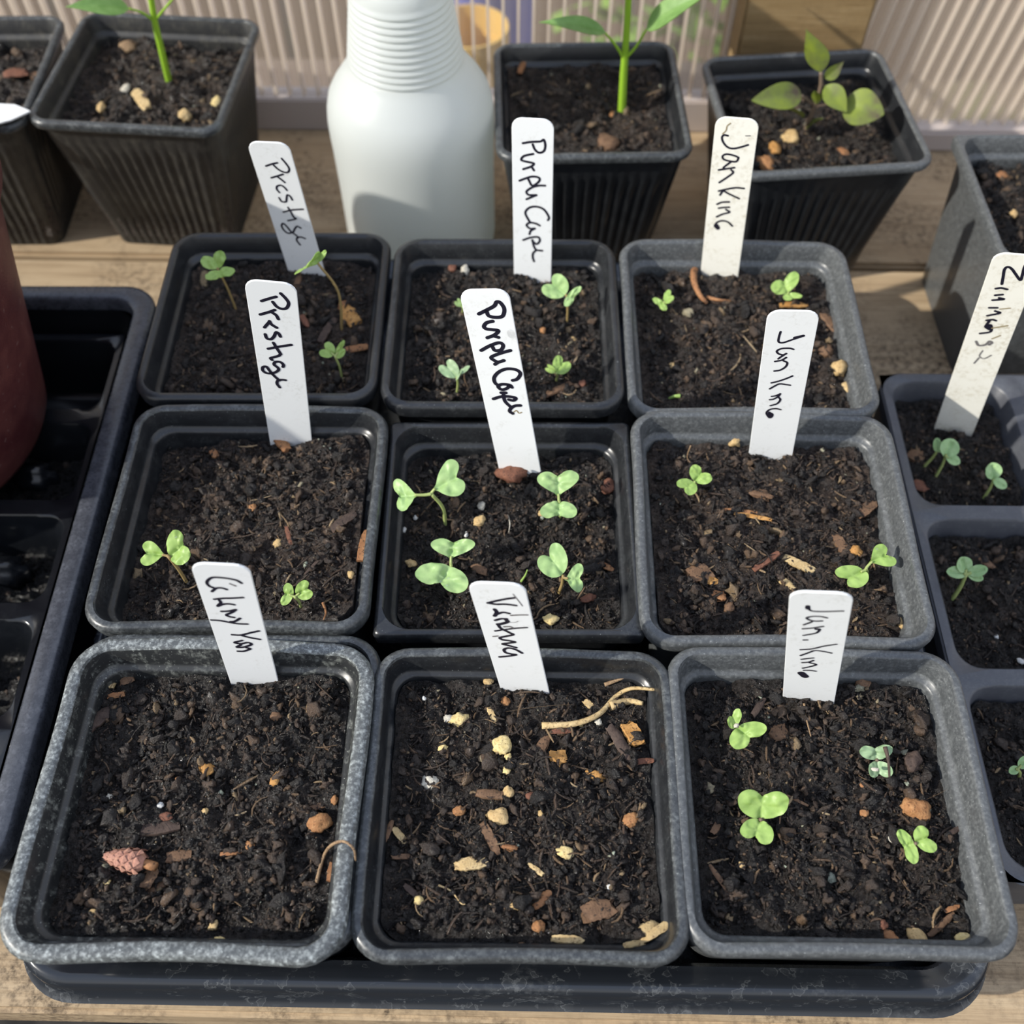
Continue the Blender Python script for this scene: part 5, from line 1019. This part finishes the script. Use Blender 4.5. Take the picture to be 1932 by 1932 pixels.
 ('M', c, 72, 145, 14, 24, 70, 'brown', 'reddish brown chip in the pot cut off by the picture edge'), ('M', c, 30, 140, 42, 14, 5, 'red', 'level red-brown chip in the pot cut off by the picture edge'),
 ('L', c, 1890, 332, 22, 12, 0, 'rust', 'orange chip in the square-edged grey pot'), ('L', p, 1912, 405, 14, 12, 0, 'tan', 'tan grain in the square-edged grey pot'),
 ('T02', c, 1727, 862, 30, 26, 50, 'brown', 'brown husk left of the round seedlings in the rearmost cell'), ('T02', c, 1735, 918, 30, 18, -20, 'red', 'reddish husk near the divider of the rearmost cell'), ('T01', c, 1858, 1062, 36, 11, -30, 'brown', 'pinkish brown flake right of the clustered seedling'), ('T01', p, 1879, 1202, 8, 9, 0, 'white', 'small white grain in the middle cell of the cell tray'), ('T01', p, 1925, 1248, 12, 12, 0, 'white', 'larger white grain at the picture edge in the middle cell'),
]: bit_on(*row)

bit_on('C', 'pebble', 1389, 1369, 11, 7, 20, 'pale', 'white speck of grit caught at the heart of the seedling left of the short label', dz=.0075)
bit_on('C', 'pebble', 1651, 1452, 14, 7, 0, 'pale', 'white speck of grit on the dull seedling under the dark twig', dz=.0070)
# water beads on leaves
def beads(pxs, key, dz, r=.00055):
    seed_o = None
    for px, py in pxs:
        P = on_soil(key, px, py); P = at(px, py, P[2] + dz)
        lv = min((o for o in bpy.data.objects if o.name.startswith('leaf') and o.parent and o.parent.name.startswith('seedling')), key=lambda o: np.linalg.norm(np.mean([v.co[:] for v in o.data.vertices], axis=0) + np.array(o.parent.location) - P))
        Vw = np.array([v.co[:] for v in lv.data.vertices]); q = P - np.array(lv.parent.location); c0 = Vw[np.argmin(np.linalg.norm(Vw[:, :2] - q[:2], axis=1))]
        bb = bmesh.new(); bmesh.ops.create_uvsphere(bb, u_segments=14, v_segments=10, radius=1)
        V = [np.array(c0) + np.array([v.co[0] * r, v.co[1] * r, v.co[2] * r * .6 + r * .25]) for v in bb.verts]; F2 = [[v.index for v in f.verts] for f in bb.faces]; bb.free()
        link('water_bead', mesh('water_bead', V, F2, M['water']), lv)
beads([(830, 1094), (842, 1103), (845, 1088)], 'E', .0088, .0006); beads([(747, 921)], 'E', .015, .0006)
beads([(1036, 549), (1070, 566)], 'H', .0160, .0007); beads([(333, 1014)], 'D', .018, .0006); beads([(1652, 1040)], 'F', .009, .0006)

# conifer bud: scaly body and stub of a stalk
P = on_soil('A', 240, 1626) + np.array([0, 0, .0025]); Xb, Yb = frame(P, 240, 1626, 9)
bud = empty('conifer_bud', P); tag(bud, 'pinkish brown scaly conifer bud lying on the chalk-stained pot soil', 'bud')
Lb = 82 / scale_at(P); b = MB(); Zb = np.array([0, 0, 1.0]); Rb = np.stack([-Xb, -Yb, Zb])
core = [(math.sin(PI * min(t * .62 + .02, 1)) ** .8 * Lb * .26 * (1 if t < .85 else 1 - (t - .85) * 3), Lb * (.5 - t)) for t in np.linspace(0, 1, 12)]
V, Fc = lathe(core, 14); V = np.array(V)[:, [2, 0, 1]] * np.array([1, 1, .85]); b.add(V @ Rb, Fc)
for ri in range(6):
    t = .12 + ri * .15; rad = math.sin(PI * min(t * .62 + .02, 1)) ** .8 * Lb * .255
    for k in range(7):
        a = 2 * PI * (k + .5 * (ri % 2)) / 7; cx, cz = math.cos(a), math.sin(a); x0 = Lb * (.5 - t)
        sc_ = np.array([(x0 - Lb * .10, rad * 1.16, 0), (x0 + Lb * .02, rad * 1.12, rad * .46), (x0 + Lb * .13, rad * .86, 0), (x0 + Lb * .02, rad * 1.12, -rad * .46), (x0, rad * 1.22, 0)])
        V = np.stack([sc_[:, 0], sc_[:, 1] * cx - sc_[:, 2] * cz, (sc_[:, 1] * cz + sc_[:, 2] * cx) * .85], 1)
        b.add(V @ Rb, [(0, 1, 4), (1, 2, 4), (2, 3, 4), (3, 0, 4)])
link('scales', b.mesh('scales', M['bud'], sharp=35), bud)
V, Fc = tube([np.array([-Lb * .40, 0, 0]) @ Rb, np.array([-Lb * .6, .0002, 0]) @ Rb, np.array([-Lb * .78, .0004, 0]) @ Rb], [.0012, .0014, .0013], 9); link('stalk', mesh('stalk', V, Fc, M['rust']), bud)

def strand(name, pts, r, mat, label, cat, group=None, key=None, up=.0012):
    W3 = []
    for q in pts:
        P = on_soil(key, q[0], q[1]) if len(q) == 2 else at(q[0], q[1], q[2]); W3.append(P + np.array([0, 0, up]))
    W3 = np.array(W3); P0 = W3[0]; S = spline(W3, 6) - P0; V, Fc = tube(S, np.linspace(r, r * .45, len(S)), 7)
    o = link(name, mesh(name, V, Fc, M[mat]), None, P0); tag(o, label, cat, group); return o
RG = 'roots and stalks on the potting soil'
strand('root', [(598, 1668), (612, 1618), (628, 1596, .082), (650, 1590, .0855), (668, 1604, .085), (672, 1626, .080)], .0006, 'root', 'wiry root arching over the right rim of the chalk-stained pot', 'root', RG, 'A')
strand('straw_stalk', [(1022, 1372), (1085, 1368), (1130, 1350), (1160, 1318), (1190, 1302), (1236, 1304)], .0011, 'straw', 'long curved straw stalk across the back right of the pebbly pot', 'stalk', RG, 'B')
strand('straw_stalk', [(1150, 1335), (1185, 1326), (1212, 1330)], .0016, 'straw', 'frayed tan husk beside the curved straw stalk', 'stalk', RG, 'B')
strand('straw_stalk', [(1140, 1295), (1170, 1284), (1196, 1275)], .0007, 'root', 'short tan stalk near the far right corner of the pebbly pot', 'stalk', RG, 'B')
strand('root', [(828, 1672), (852, 1684), (870, 1706), (878, 1708)], .0003, 'straw', 'hair-thin pale root near the front left of the pebbly pot', 'root', RG, 'B')
strand('root', [(958, 975), (962, 990), (960, 1008)], .0003, 'pale', 'short pale hair root at the middle of the sharp-cornered pot', 'root', RG, 'E')
strand('root', [(1515, 1330), (1520, 1360), (1528, 1392)], .0004, 'root', 'thin tan root hanging below the short front label', 'root', RG, 'C')
strand('root', [(1654, 1428), (1660, 1452), (1662, 1484)], .0007, 'bark', 'small dark twig lying across the dull seedling', 'twig', None, 'C', up=.0085)
strand('root', [(1322, 492), (1310, 512), (1308, 535), (1318, 560), (1332, 578)], .0018, 'rust', 'curled scaly brown root at the foot of the yellowed label', 'root', RG, 'I', up=.0016)
strand('root', [(1332, 565), (1355, 570), (1378, 572)], .0009, 'rust', 'thin side branch right of the curled brown root', 'root', RG, 'I')
strand('root', [(1302, 845, .078), (1296, 868), (1310, 885)], .0003, 'root', 'loose pale hair root at the back left of the two-seedling pot', 'root', RG, 'F')
strand('root', [(610, 1140), (616, 1158), (612, 1172, .081)], .0005, 'rust', 'tuft of root hanging over the near rim behind the chalk-stained pot', 'root', RG, 'D')
print('bits', BITN[0])
